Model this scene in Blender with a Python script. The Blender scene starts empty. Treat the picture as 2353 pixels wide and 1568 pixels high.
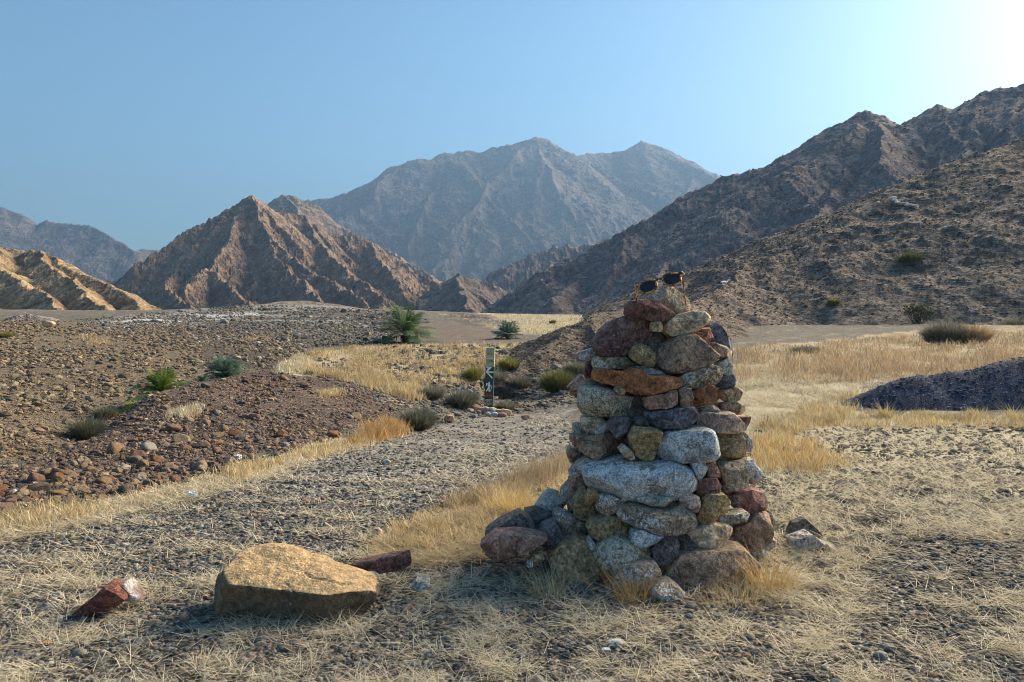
import bpy, bmesh, math, random
import numpy as np
from mathutils import Vector, Matrix, Euler

# ------------------------------------------------------------------ camera, sky, sun, exposure
SC = bpy.context.scene
COL = SC.collection
F, CU, CV, ZC = 1700.0, 1176.5, 725.0, 0.80      # focal length (px of a 2353 px wide frame), horizon centre, eye height
cam_d = bpy.data.cameras.new("camera"); cam = bpy.data.objects.new("camera", cam_d); COL.objects.link(cam)
cam_d.sensor_width = 36.0; cam_d.lens = F / 2353.0 * 36.0
cam.location = (0, 0, ZC); cam.rotation_euler = (math.radians(90), 0, 0)
cam_d.shift_y = -59.0 / 2353.0
cam_d.clip_start = 0.05; cam_d.clip_end = 20000
SC.camera = cam
SUN_AZ, SUN_EL = math.radians(52), math.radians(21)
w = bpy.data.worlds.new("World"); SC.world = w; w.use_nodes = True
nt = w.node_tree; bg = nt.nodes["Background"]
sky = nt.nodes.new("ShaderNodeTexSky"); sky.sky_type = 'NISHITA'; sky.sun_disc = False
sky.sun_elevation = SUN_EL; sky.sun_rotation = SUN_AZ
sky.altitude = 300; sky.air_density = 1.0; sky.dust_density = 1.5; sky.ozone_density = 9.0
tint = nt.nodes.new("ShaderNodeMix"); tint.data_type = 'RGBA'; tint.blend_type = 'MULTIPLY'; tint.inputs[0].default_value = 1.0
tint.inputs[7].default_value = (1.10, 1.0, 0.71, 1)                 # warm tint multiplied over the whole sky, in place of a white balance
nt.links.new(sky.outputs[0], tint.inputs[6]); nt.links.new(tint.outputs[2], bg.inputs[0]); bg.inputs[1].default_value = 0.063
sun_d = bpy.data.lights.new("sun", 'SUN'); sun = bpy.data.objects.new("sun", sun_d); COL.objects.link(sun)
sun_d.energy = 4.4; sun_d.angle = math.radians(48); sun_d.color = (1.0, 0.82, 0.58)
SUNV = Vector((math.sin(SUN_AZ) * math.cos(SUN_EL), math.cos(SUN_AZ) * math.cos(SUN_EL), math.sin(SUN_EL)))
sun.rotation_euler = SUNV.to_track_quat('Z', 'Y').to_euler(); sun.location = (60, 40, 60)
SC.view_settings.view_transform = 'Standard'; SC.view_settings.look = 'None'
SC.view_settings.exposure = 2.35; SC.view_settings.gamma = 1.0
SC.cycles.max_bounces = 5; SC.cycles.diffuse_bounces = 3; SC.cycles.glossy_bounces = 2
SC.cycles.transmission_bounces = 4; SC.cycles.transparent_max_bounces = 6; SC.cycles.volume_bounces = 1
SC.cycles.use_denoising = True; SC.cycles.filter_width = 1.0

# ------------------------------------------------------------------ numeric helpers
rng = np.random.default_rng(7)
def px(u, v, Y):
    """point on the line of sight through (u, v) of the 2353 px wide photograph, at depth Y"""
    return ((u - CU) / F * Y, Y, ZC - (v - CV) / F * Y)
def _hash(ix, iy, iz, seed):
    h = (ix.astype(np.int64) * 374761393 + iy.astype(np.int64) * 668265263 + iz.astype(np.int64) * 2147483647 + seed * 974711) & 0xFFFFFFFF
    h = ((h ^ (h >> 13)) * 1274126177) & 0xFFFFFFFF
    h = ((h ^ (h >> 16)) * 2246822519) & 0xFFFFFFFF
    return (h ^ (h >> 15)) & 0xFFFFFFFF
def gn2(x, y, seed=0):
    xi = np.floor(x); yi = np.floor(y); fx = x - xi; fy = y - yi
    ux = fx * fx * fx * (fx * (fx * 6 - 15) + 10); uy = fy * fy * fy * (fy * (fy * 6 - 15) + 10)
    z0 = np.zeros_like(xi)
    def g(dx, dy):
        a = _hash(xi + dx, yi + dy, z0, seed) * (2 * np.pi / 4294967296.0)
        return np.cos(a) * (fx - dx) + np.sin(a) * (fy - dy)
    a = g(0, 0); b = g(1, 0); c = g(0, 1); d = g(1, 1)
    return ((a + (b - a) * ux) * (1 - uy) + (c + (d - c) * ux) * uy) * 1.5
def fbm2(x, y, oct=4, seed=0, gain=0.5):
    s = 0; a = 1.0; t = 0
    for o in range(oct):
        s = s + a * gn2(x, y, seed + o * 17); t += a; a *= gain
        x, y = (x * 0.8 - y * 0.6) * 2.03 + 13.7, (x * 0.6 + y * 0.8) * 2.03 - 7.1
    return s / t
def rid2(x, y, oct=4, seed=0, gain=0.5):
    s = 0; a = 1.0; t = 0
    for o in range(oct):
        s = s + a * (1 - 2.2 * np.abs(gn2(x, y, seed + o * 17))); t += a; a *= gain
        x, y = (x * 0.8 - y * 0.6) * 2.03 + 13.7, (x * 0.6 + y * 0.8) * 2.03 - 7.1
    return s / t
def vn3(p, seed=0):
    pi = np.floor(p); f = p - pi; u = f * f * (3 - 2 * f)
    def h(dx, dy, dz): return _hash(pi[:, 0] + dx, pi[:, 1] + dy, pi[:, 2] + dz, seed) / 2147483648.0 - 1
    def l(a, b, t): return a + (b - a) * t
    x0 = l(l(h(0, 0, 0), h(1, 0, 0), u[:, 0]), l(h(0, 1, 0), h(1, 1, 0), u[:, 0]), u[:, 1])
    x1 = l(l(h(0, 0, 1), h(1, 0, 1), u[:, 0]), l(h(0, 1, 1), h(1, 1, 1), u[:, 0]), u[:, 1])
    return l(x0, x1, u[:, 2])
def fbm3(p, oct=3, seed=0, gain=0.5):
    s = 0; a = 1.0; t = 0
    for o in range(oct):
        s = s + a * vn3(p, seed + o * 31); t += a; a *= gain; p = p * 2.03 + 5.3
    return s / t
def pip(x, y, poly):
    P = np.asarray(poly, float); ins = np.zeros(x.shape, bool); j = len(P) - 1
    for i in range(len(P)):
        xi, yi = P[i]; xj, yj = P[j]
        c = ((yi > y) != (yj > y)) & (x < (xj - xi) * (y - yi) / (yj - yi + 1e-12) + xi)
        ins ^= c; j = i
    return ins
def smooth(a, b, x): t = np.clip((x - a) / (b - a), 0, 1); return t * t * (3 - 2 * t)

# ------------------------------------------------------------------ object helpers
def tag(o, label=None, cat=None, group=None, kind=None):
    if label: o["label"] = label
    if cat: o["category"] = cat
    if group: o["group"] = group
    if kind: o["kind"] = kind
    return o
def empty(name, loc, rot=(0, 0, 0)):
    o = bpy.data.objects.new(name, None); COL.objects.link(o); o.location = loc; o.rotation_euler = rot
    o.empty_display_size = 0.1; return o
def mesh_np(name, V, faces, mat, col=None, sm=True, parent=None, loc=None, sharp=0):
    """faces: list of int arrays (n,k)"""
    me = bpy.data.meshes.new(name)
    V = np.ascontiguousarray(V, dtype=np.float32)
    me.vertices.add(len(V)); me.vertices.foreach_set("co", V.ravel())
    li = np.concatenate([f.ravel() for f in faces]).astype(np.int32)
    tot = np.concatenate([np.full(len(f), f.shape[1], np.int32) for f in faces])
    st = np.concatenate([[0], np.cumsum(tot)[:-1]]).astype(np.int32)
    me.loops.add(len(li)); me.loops.foreach_set("vertex_index", li)
    me.polygons.add(len(tot)); me.polygons.foreach_set("loop_start", st)
    me.polygons.foreach_set("use_smooth", np.full(len(tot), sm, bool))
    me.update(calc_edges=True); me.validate()
    if col is not None:
        at = me.color_attributes.new("Col", 'FLOAT_COLOR', 'POINT')
        c = np.ones((len(V), 4), np.float32); c[:, :col.shape[1]] = col
        at.data.foreach_set("color", c.ravel())
    if sharp: me.set_sharp_from_angle(angle=math.radians(sharp))
    if mat: me.materials.append(mat)
    o = bpy.data.objects.new(name, me); COL.objects.link(o)
    if parent: o.parent = parent
    if loc is not None: o.location = loc
    return o
def grid_faces(nu, nv, wrap=False):
    i = np.arange(nu if wrap else nu - 1); j = np.arange(nv - 1)
    I, J = np.meshgrid(i, j, indexing='ij'); I2 = (I + 1) % nu
    return np.stack([I * nv + J, I2 * nv + J, I2 * nv + J + 1, I * nv + J + 1], -1).reshape(-1, 4)
_ico = {}
def ico(sub):
    if sub not in _ico:
        bm = bmesh.new(); bmesh.ops.create_icosphere(bm, subdivisions=sub, radius=1)
        bm.verts.ensure_lookup_table()
        _ico[sub] = (np.array([v.co[:] for v in bm.verts]), np.array([[v.index for v in f.verts] for f in bm.faces]))
        bm.free()
    return _ico[sub]
class MB:
    """boxes, prisms and tubes collected into one mesh"""
    def __init__(s): s.V = []; s.Q = []; s.n = 0
    def add(s, V, faces):
        for f in faces: s.Q.append([i + s.n for i in f])
        s.V += [tuple(v) for v in V]; s.n = len(s.V)
    def box(s, a, b):
        x0, y0, z0 = a; x1, y1, z1 = b
        s.add([(x0, y0, z0), (x1, y0, z0), (x1, y1, z0), (x0, y1, z0), (x0, y0, z1), (x1, y0, z1), (x1, y1, z1), (x0, y1, z1)],
              [(0, 3, 2, 1), (4, 5, 6, 7), (0, 1, 5, 4), (1, 2, 6, 5), (2, 3, 7, 6), (3, 0, 4, 7)])
    def prism(s, pts, y0, y1):
        n = len(pts); A = [(x, y0, z) for x, z in pts]; B = [(x, y1, z) for x, z in pts]
        s.add(A + B, [tuple(range(n)), tuple(range(2 * n - 1, n - 1, -1))] + [(i, i + n, (i + 1) % n + n, (i + 1) % n) for i in range(n)])
    def tube(s, pts, r, n=8, closed=False):
        pts = [Vector(p) for p in pts]; m = len(pts); rr = r if hasattr(r, '__len__') else [r] * m
        V = []
        for i, p in enumerate(pts):
            a = pts[i - 1] if (i > 0 or closed) else p; b = pts[(i + 1) % m] if (i < m - 1 or closed) else p
            t = (b - a).normalized(); up = Vector((0, 0, 1)) if abs(t.z) < 0.9 else Vector((0, 1, 0))
            x = t.cross(up).normalized(); y = t.cross(x)
            for k in range(n):
                an = 2 * math.pi * k / n; V.append(p + (x * math.cos(an) + y * math.sin(an)) * rr[i])
        fs = []
        for i in range(m if closed else m - 1):
            for k in range(n):
                a = i * n; b = ((i + 1) % m) * n; fs.append((a + k, a + (k + 1) % n, b + (k + 1) % n, b + k))
        if not closed: fs += [tuple(range(n))[::-1], tuple(range((m - 1) * n, m * n))]
        s.add(V, fs)
    def build(s, name, mat, parent=None, sm=False, loc=None):
        me = bpy.data.meshes.new(name); me.from_pydata(s.V, [], s.Q); me.update()
        if sm: me.polygons.foreach_set("use_smooth", [True] * len(me.polygons))
        me.materials.append(mat); o = bpy.data.objects.new(name, me); COL.objects.link(o)
        if parent: o.parent = parent
        if loc is not None: o.location = loc
        return o

# ------------------------------------------------------------------ materials
class NT:
    def __init__(s, name):
        s.m = bpy.data.materials.new(name); s.m.use_nodes = True; s.t = s.m.node_tree; s.b = s.t.nodes["Principled BSDF"]
        s.b.inputs["Specular IOR Level"].default_value = 0.25; s.b.inputs["Roughness"].default_value = 0.9
    def n(s, typ, **kw):
        x = s.t.nodes.new(typ)
        for k, v in kw.items(): setattr(x, k, v)
        return x
    def l(s, a, b): s.t.links.new(a, b)
    def coords(s, scale=None, kind="Object", rand=False):
        tc = s.n("ShaderNodeTexCoord"); out = tc.outputs[kind]
        if rand:
            oi = s.n("ShaderNodeObjectInfo"); mu = s.n("ShaderNodeMath", operation='MULTIPLY'); mu.inputs[1].default_value = 37.0
            s.l(oi.outputs["Random"], mu.inputs[0]); ad = s.n("ShaderNodeVectorMath", operation='ADD')
            s.l(out, ad.inputs[0]); s.l(mu.outputs[0], ad.inputs[1]); out = ad.outputs[0]
        if scale is not None:
            mp = s.n("ShaderNodeMapping"); s.l(out, mp.inputs[0]); mp.inputs["Scale"].default_value = scale; out = mp.outputs[0]
        return out
    def noise(s, co, scale, detail=4, rough=0.55, dist=0.0):
        x = s.n("ShaderNodeTexNoise"); s.l(co, x.inputs["Vector"]); x.inputs["Scale"].default_value = scale
        x.inputs["Detail"].default_value = detail; x.inputs["Roughness"].default_value = rough; x.inputs["Distortion"].default_value = dist
        return x.outputs["Fac"]
    def voro(s, co, scale, feature='F1', out="Distance"):
        x = s.n("ShaderNodeTexVoronoi", feature=feature); s.l(co, x.inputs["Vector"]); x.inputs["Scale"].default_value = scale
        return x.outputs[out]
    def ramp(s, fac, a, b, lo=0.0, hi=1.0):
        x = s.n("ShaderNodeMapRange", interpolation_type='SMOOTHSTEP'); s.l(fac, x.inputs["Value"])
        x.inputs["From Min"].default_value = a; x.inputs["From Max"].default_value = b
        x.inputs["To Min"].default_value = lo; x.inputs["To Max"].default_value = hi
        return x.outputs["Result"]
    def mix(s, fac, a, b, mode='MIX'):
        x = s.n("ShaderNodeMix", data_type='RGBA', blend_type=mode)
        if isinstance(fac, (int, float)): x.inputs[0].default_value = fac
        else: s.l(fac, x.inputs[0])
        for i, c in ((6, a), (7, b)):
            if isinstance(c, (tuple, list)): x.inputs[i].default_value = (*c, 1)
            else: s.l(c, x.inputs[i])
        return x.outputs[2]
    def math(s, op, a, b):
        x = s.n("ShaderNodeMath", operation=op)
        for i, c in ((0, a), (1, b)):
            if isinstance(c, (int, float)): x.inputs[i].default_value = c
            else: s.l(c, x.inputs[i])
        return x.outputs[0]
    def gray(s, v):
        x = s.n("ShaderNodeCombineColor")
        for i in range(3): s.l(v, x.inputs[i])
        return x.outputs[0]
    def bump(s, h, dist, strength=1.0, prev=None):
        x = s.n("ShaderNodeBump"); s.l(h, x.inputs["Height"]); x.inputs["Distance"].default_value = dist; x.inputs["Strength"].default_value = strength
        if prev is not None: s.l(prev, x.inputs["Normal"])
        return x.outputs[0]
    def done(s, col, bump=None, rough=None):
        if isinstance(col, (tuple, list)): s.b.inputs["Base Color"].default_value = (*col, 1)
        else: s.l(col, s.b.inputs["Base Color"])
        if bump is not None: s.l(bump, s.b.inputs["Normal"])
        if rough is not None: s.b.inputs["Roughness"].default_value = rough
        return s.m
    def attr(s, name="Col"):
        x = s.n("ShaderNodeAttribute"); x.attribute_name = name; return x
def plain(name, c, rough=0.6, spec=0.3, var=0.12, sc=20):
    t = NT(name); co = t.coords(); n = t.noise(co, sc, 3)
    m = t.done(t.mix(n, tuple(x * (1 - var) for x in c), tuple(min(1, x * (1 + var)) for x in c)), rough=rough)
    t.b.inputs["Specular IOR Level"].default_value = spec; return m
def vcol_mat(name, rough=0.9, transl=0.0, bump=False):
    t = NT(name); a = t.attr()
    if bump:
        co = t.coords(kind="Object"); n = t.noise(co, 60, 4)
        c = t.mix(1.0, a.outputs["Color"], t.gray(t.ramp(n, 0.25, 0.75, 0.7, 1.3)), 'MULTIPLY')
        return t.done(c, t.bump(n, 0.01, 0.6), rough)
    if transl:
        m = t.done(a.outputs["Color"], rough=rough)
        tr = t.n("ShaderNodeBsdfTranslucent"); t.l(a.outputs["Color"], tr.inputs[0]); mx = t.n("ShaderNodeMixShader"); mx.inputs[0].default_value = transl
        t.l(t.b.outputs[0], mx.inputs[1]); t.l(tr.outputs[0], mx.inputs[2]); t.l(mx.outputs[0], t.t.nodes["Material Output"].inputs[0]); return m
    return t.done(a.outputs["Color"], rough=rough)
def rock_mat(name, a, b, patch=None, amt=0.5, psc=14, speck=None, rough=0.85, vein=None):
    """two tones of stone, dust and grain, optional lichen or mineral patches broken up by fine noise"""
    t = NT(name); co = t.coords(rand=True); hs = random.Random(name).uniform
    n1 = t.noise(co, hs(5, 11), 5, 0.6, hs(.3, 1.2)); n2 = t.noise(co, hs(32, 75), 5, 0.65, hs(0, .8)); n3 = t.noise(co, hs(130, 240), 3, 0.6)
    c = t.mix(t.ramp(n1, 0.33, 0.67), a, b)
    c = t.mix(1.0, c, t.gray(t.ramp(n2, 0.3, 0.7, 0.42, 1.65)), 'MULTIPLY')
    c = t.mix(1.0, c, t.gray(t.ramp(n3, 0.3, 0.7, 0.55, 1.5)), 'MULTIPLY')
    geo = t.n("ShaderNodeNewGeometry"); sp = t.n("ShaderNodeSeparateXYZ"); t.l(geo.outputs["Normal"], sp.inputs[0])
    c = t.mix(t.ramp(t.math('ADD', sp.outputs[2], t.math('MULTIPLY', n2, .5)), .8, 1.25, 0, .08 if name.startswith(('black', 'blue', 'dark', 'maroon', 'red', 'rust')) else .32), c, (.34, .28, .20))         # dust lies on what faces up
    if vein:
        wv = t.n("ShaderNodeTexNoise"); t.l(co, wv.inputs["Vector"]); wv.inputs["Scale"].default_value = 9; wv.inputs["Detail"].default_value = 2; wv.inputs["Distortion"].default_value = 1.5
        ab = t.math('ABSOLUTE', t.math('SUBTRACT', wv.outputs["Fac"], 0.5), 0); c = t.mix(t.ramp(ab, 0.003, 0.012, 0.8, 0.0), c, vein)
    if patch:
        p1 = t.noise(co, psc, 3, 0.5); s = t.math('ADD', t.math('MULTIPLY', p1, 0.50), t.math('ADD', t.math('MULTIPLY', n2, 0.28), t.math('MULTIPLY', n3, 0.22)))
        th = 0.70 - 0.40 * amt
        pc = t.mix(1.0, t.mix(t.ramp(n3, .38, .58), tuple(x * .42 for x in patch), patch), t.gray(t.ramp(n2, .3, .62, .55, 1.15)), 'MULTIPLY')      # crust pitted with darker grains
        c = t.mix(t.ramp(s, th, th + 0.05, 0.0, 0.92), c, pc)
        c = t.mix(t.ramp(n3, 0.3, 0.42, 0.55, 0.0), c, a)
    if speck:
        v = t.voro(co, 60); c = t.mix(t.ramp(v, 0.10, 0.16, 0.9, 0.0), c, speck)
    h = t.math('ADD', t.math('MULTIPLY', n1, 0.9), t.math('ADD', t.math('MULTIPLY', n2, 0.45), t.math('MULTIPLY', n3, 0.12)))
    return t.done(c, t.bump(h, 0.03, 1.0), rough)

# ------------------------------------------------------------------ the lie of the land
# (u, v, depth): heights of the ground where it is seen in the photograph
CP = [
 (1176,1178,3),(1150,1038,5),(1140,984,8),(1130,959,12),(1122,943,16.4),(1250,960,11.5),(1150,980,9),(1300,1000,7),(1000,1010,6.6),
 (0,1240,2.64),(430,1130,3.36),(660,1065,4.25),(900,1008,6.4),(-300,1320,2.3),
 (440,1030,4.9),(300,1100,3.9),(100,1100,3.8),(0,1180,3.05),(600,985,6.0),(740,990,6.3),(860,965,7.6),(180,1060,4.6),(60,1075,4.3),(-200,1150,3.4),
 (330,915,7.4),(520,865,9),(640,857,10),(800,880,10),(900,932,9.2),(270,958,6.6),(200,1012,5.6),(430,880,8.2),(600,915,8),(450,960,6.6),(750,930,8),
 (180,1035,7.4),(220,1000,8.6),(300,945,10),(380,900,12),(510,866,15),(560,862,14),(150,1050,6.4),
 (0,1065,5.6),(0,980,7.6),(0,900,11),(0,800,20),(0,752,31),(200,960,9.6),(200,900,12.5),(200,800,22),(300,760,35),(100,745,38),(400,800,22),(450,850,16.5),(330,850,15.5),(-300,900,11),(-300,780,24),(-300,1060,5.4),(-300,740,40),
 (480,815,20),(560,800,24),(700,790,27),(620,820,20),(760,800,25),(600,755,40),(850,765,36),(400,745,45),(700,750,44),
 (200,735,55),(500,738,52),(800,735,58),(700,701,120),(560,703,115),(500,715,92),(830,713,112),(350,722,90),(950,714,125),(100,712,130),(-200,715,130),(320,718,120),
 (700,815,22),(1000,803,23),(1200,798,24),(900,850,17),(1000,872,15.5),(1100,858,16.5),(1060,880,15),(1180,850,18),(780,845,17),(720,850,13.5),
 (990,897,13.5),(1060,918,13),(800,862,14),(870,900,11.6),(955,972,9.4),(1010,965,9.6),(1160,940,16),(900,925,10.4),
 (1000,758,45),(1165,777,32),(925,786,28.5),(1100,735,90),(1250,745,60),(1250,727,200),(1050,722,240),(880,722,220),(1280,760,42),
 (1750,930,9),(1750,880,12),(1750,830,17),(1750,800,22),(2100,792,27),(2200,770,29),(2350,772,26),(1940,945,8.5),(2150,955,8.2),(2350,950,8.3),
 (2000,895,11),(2200,880,11.5),(1900,1000,6.5),(2300,1000,6.5),(1900,1140,3.28),(2300,1140,3.28),(2000,1062,4.45),(2350,1062,4.45),(1500,1100,4.0),
 (1450,1000,7),(1400,930,12),(1350,870,16),(1550,930,9.5),(1600,870,14),(1650,810,22),(2600,950,8.3),(2600,780,26),(2900,1000,6.5),(2900,850,14),(1500,800,22),
 (2700,1140,3.28),(2350,1300,2.3),(0,1400,2.02),(1176,1400,2.02),(2353,1568,1.61),(0,1568,1.61),(1176,1290,2.41),(1700,1290,2.41),(1700,1180,3.0)]
cp = np.array([px(*c) for c in CP])
DIP = []                                              # the gully floor hidden behind the rubble bank
for u_, v_, y_ in ((200,1012,5.6),(270,958,6.6),(330,915,7.4),(430,880,8.2),(520,865,9),(610,857,10)):
    q_ = px(u_, v_, y_); k_ = (y_ + 1.5) / y_; DIP.append((q_[0] * k_, q_[1] * k_, q_[2] - 0.62)); k_ = (y_ + .5) / y_; DIP.append((q_[0] * k_, q_[1] * k_, q_[2] - 0.10))
cp = np.concatenate([cp, np.array(DIP)])
extra = []
for th in (-180, -140, -100, -70, 70, 100, 140, 180):
    for r in (0.4, 1.5, 4, 10, 30): extra.append((r * math.sin(math.radians(th)), r * math.cos(math.radians(th)), 0.0))
for th in range(-60, 61, 20):
    for r, z in ((0.3, 0), (0.8, 0), (1.4, 0)): extra.append((r * math.sin(math.radians(th)), r * math.cos(math.radians(th)), z))
for th in range(-180, 181, 20):
    for r, z in ((400, 0.9), (1000, 0.5), (3000, 0.0), (7000, 0.0)): extra.append((r * math.sin(math.radians(th)), r * math.cos(math.radians(th)), z))
cp = np.concatenate([cp, np.array(extra)])
def _pc(x, y): r = np.hypot(x, y); return np.stack([np.arctan2(x, y) * 2.2, np.log(r + 1.2) * 1.6], -1)
_pp = _pc(cp[:, 0], cp[:, 1]); _n = len(_pp)
_K = np.linalg.norm(_pp[:, None] - _pp[None], axis=-1) + np.eye(_n) * -0.004
_A = np.zeros((_n + 3, _n + 3)); _A[:_n, :_n] = _K; _A[:_n, _n] = 1; _A[:_n, _n + 1:] = _pp; _A[_n:, :_n] = _A[:_n, _n:].T
_w = np.linalg.solve(_A, np.concatenate([cp[:, 2], np.zeros(3)]))
def z_rbf(x, y):
    q = _pc(x.ravel(), y.ravel()); out = np.empty(len(q))
    for i in range(0, len(q), 40000):
        d = q[i:i + 40000]; K = np.sqrt(((d[:, None] - _pp[None]) ** 2).sum(-1))
        out[i:i + 40000] = K @ _w[:_n] + _w[_n] + d @ _w[_n + 1:]
    return out.reshape(x.shape)
# lookup table in azimuth and log distance
TH0, TH1, NTH = math.radians(-62), math.radians(62), 620
R0, R1, NR = 0.5, 900.0, 720
_ths = np.linspace(TH0, TH1, NTH); _rs = np.exp(np.linspace(math.log(R0), math.log(R1), NR))
_TT, _RR = np.meshgrid(_ths, _rs, indexing='ij')
ZT = z_rbf(_RR * np.sin(_TT), _RR * np.cos(_TT))
def z_noise(x, y):
    r = np.hypot(x, y)
    n = 0.006 * fbm2(x * 7, y * 7, 3, 3) + 0.018 * fbm2(x * 1.3, y * 1.3, 3, 5) * smooth(1.5, 5, r)
    n = n + 0.05 * fbm2(x * 0.45, y * 0.45, 3, 6) * smooth(4.5, 14, r) + 0.30 * fbm2(x * 0.11, y * 0.11, 4, 8) * smooth(25, 70, r)
    n = n + 1.2 * fbm2(x * 0.02, y * 0.02, 4, 9) * smooth(120, 400, r)
    return n
def zg(x, y):
    x = np.asarray(x, float); y = np.asarray(y, float)
    r = np.clip(np.hypot(x, y), R0, R1 * 0.999); th = np.clip(np.arctan2(x, y), TH0, TH1 - 1e-6)
    a = (th - TH0) / (TH1 - TH0) * (NTH - 1); b = (np.log(r) - math.log(R0)) / (math.log(R1) - math.log(R0)) * (NR - 1)
    i = np.clip(a.astype(int), 0, NTH - 2); j = np.clip(b.astype(int), 0, NR - 2); fa = a - i; fb = b - j
    z = (ZT[i, j] * (1 - fa) + ZT[i + 1, j] * fa) * (1 - fb) + (ZT[i, j + 1] * (1 - fa) + ZT[i + 1, j + 1] * fa) * fb
    return z + z_noise(x, y)
# where a line of sight first meets the ground, for planning where ground cover grows
_ZS = zg(_RR * np.sin(_TT), _RR * np.cos(_TT))
_VV = CV + F * (ZC - _ZS) / (_RR * np.cos(_TT)); _VM = np.minimum.accumulate(_VV, axis=1)
V0, V1 = 690, 1800
_vq = np.arange(V0, V1 + 1); HIT = np.full((NTH, len(_vq)), np.nan)
for k in range(NTH):
    idx = np.searchsorted(-_VM[k], -_vq.astype(float)); ok = (idx < NR) & (idx > 0); ii = np.clip(idx, 1, NR - 1)
    va = _VM[k][ii - 1]; vb = _VV[k][ii]; t = np.clip((va - _vq) / np.maximum(va - vb, 1e-6), 0, 1)
    HIT[k] = np.where(ok, _rs[ii - 1] + (_rs[ii] - _rs[ii - 1]) * t, np.where(idx == 0, R0, R1))
def hit(u, v):
    u = np.asarray(u, float); v = np.asarray(v, float)
    th = np.clip(np.arctan((u - CU) / F), TH0, TH1); a = np.clip(np.rint((th - TH0) / (TH1 - TH0) * (NTH - 1)).astype(int), 0, NTH - 1)
    j = np.clip(v - V0, 0, len(_vq) - 1.001); j0 = j.astype(int); f = j - j0
    r = HIT[a, j0] * (1 - f) + HIT[a, j0 + 1] * f
    return r * np.sin(th), r * np.cos(th)
def gpos(u, v):
    x, y = hit(np.array([u]), np.array([v])); return float(x[0]), float(y[0]), float(zg(x, y)[0])
def densify(poly, n=6):
    P = np.array(poly, float); Q = np.roll(P, -1, 0); t = np.linspace(0, 1, n, endpoint=False)
    return (P[:, None] + (Q - P)[:, None] * t[None, :, None]).reshape(-1, 2)
def to_plan(poly):
    P = densify(poly); x, y = hit(P[:, 0], P[:, 1]); return np.stack([np.arctan2(x, y), np.log(np.hypot(x, y))], -1)
def in_zone(x, y, plan, j=0.035, seed=50):
    th = np.arctan2(x, y); lr = np.log(np.hypot(x, y) + 1e-6)
    a = fbm2(th * 16, lr * 16, 4, seed) * j; b = fbm2(th * 16, lr * 16, 4, seed + 9) * j * 2.2
    return pip(th + a, lr + b, plan)

# ------------------------------------------------------------------ ground sheet
GRAVEL = (0.125, 0.114, 0.094); TRACK = (0.215, 0.205, 0.18); RUBBLE = (0.115, 0.080, 0.062); SLOPE = (0.175, 0.132, 0.086)
PLATEAU = (0.235, 0.228, 0.215); PALE = (0.42, 0.43, 0.44); STRAW = (0.36, 0.285, 0.16); BED = (0.24, 0.21, 0.15); ORANGE = (0.29, 0.215, 0.125); DARKB = (0.085, 0.068, 0.050)
ZONES = [  # outline in the photograph, albedo, share of dry straw lying on it
 ([(-500,1600),(-500,1330),(0,1250),(430,1140),(660,1075),(920,1000),(1110,955),(1300,930),(1320,1060),(1290,1100),(1000,1170),(860,1230),(780,1310),(500,1400),(200,1500),(-500,1700)], TRACK, 0.24),
 ([(-600,1160),(-100,1190),(200,1120),(430,1080),(700,1010),(930,945),(880,900),(740,850),(600,840),(430,870),(280,940),(180,1020),(100,1060),(-600,1090)], RUBBLE, 0.02),
 ([(-600,1090),(100,1070),(190,1020),(300,940),(480,862),(640,845),(760,830),(680,790),(560,770),(420,755),(100,735),(-600,735)], SLOPE, 0.03),
 ([(380,760),(480,775),(620,850),(700,830),(700,810),(880,792),(900,770),(860,750),(600,748),(430,745)], (0.12,0.105,0.085), 0.06),
 ([(420,790),(470,850),(560,850),(640,840),(680,815),(600,800),(520,785)], DARKB, 0.0),
 ([(180,742),(330,722),(480,706),(600,698),(760,700),(860,714),(900,735),(800,748),(500,745),(300,750)], PLATEAU, 0.0),
 ([(250,738),(420,722),(560,715),(600,722),(480,738),(300,745)], PALE, 0.0),
 ([(690,712),(960,718),(1000,745),(860,748),(700,722)], (0.10,0.088,0.075), 0.05),
 ([(860,760),(1000,740),(1100,745),(1200,770),(1200,795),(1000,800),(880,790)], (0.16,0.13,0.10), 0.15),
 ([(1000,722),(1300,716),(1450,730),(1300,775),(1180,765),(1090,745)], (0.36,0.29,0.17), 0.5),
 ([(1010,728),(1090,722),(1180,745),(1150,752),(1060,745)], (0.10,0.085,0.07), 0.05),
 ([(640,855),(690,815),(800,800),(1000,793),(1230,790),(1180,850),(1110,870),(1050,890),(960,880),(860,870),(740,870)], STRAW, 0.75),
 ([(720,838),(790,840),(860,868),(960,900),(930,935),(820,880),(740,866)], (0.30,0.26,0.185), 0.35),
 ([(930,880),(1120,870),(1320,820),(1340,900),(1240,945),(1100,950),(1000,975),(930,960)], (0.155,0.135,0.095), 0.15),
 ([(1690,880),(1690,800),(1800,790),(2060,765),(2200,745),(2420,750),(2800,760),(2800,870),(2000,880)], ORANGE, 0.6),
 ([(1690,1000),(1690,880),(2000,880),(2000,910),(1950,950),(2700,960),(2700,1180),(2353,1230),(2000,1190),(1740,1240),(1700,1100)], BED, 0.85),
 ([(860,1235),(1000,1165),(1300,1060),(1330,1140),(1250,1230),(1130,1260),(960,1280)], BED, 0.85),
 ([(-100,1262),(430,1138),(660,1078),(930,985),(900,975),(640,1050),(430,1110),(0,1205),(-100,1215)], BED, 0.9),
 ([(500,1420),(900,1330),(1250,1340),(1800,1380),(1400,1480),(900,1520),(500,1500)], (0.20,0.175,0.13), 0.55),
]
ZP = [(to_plan(p), c, s) for p, c, s in ZONES]
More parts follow.
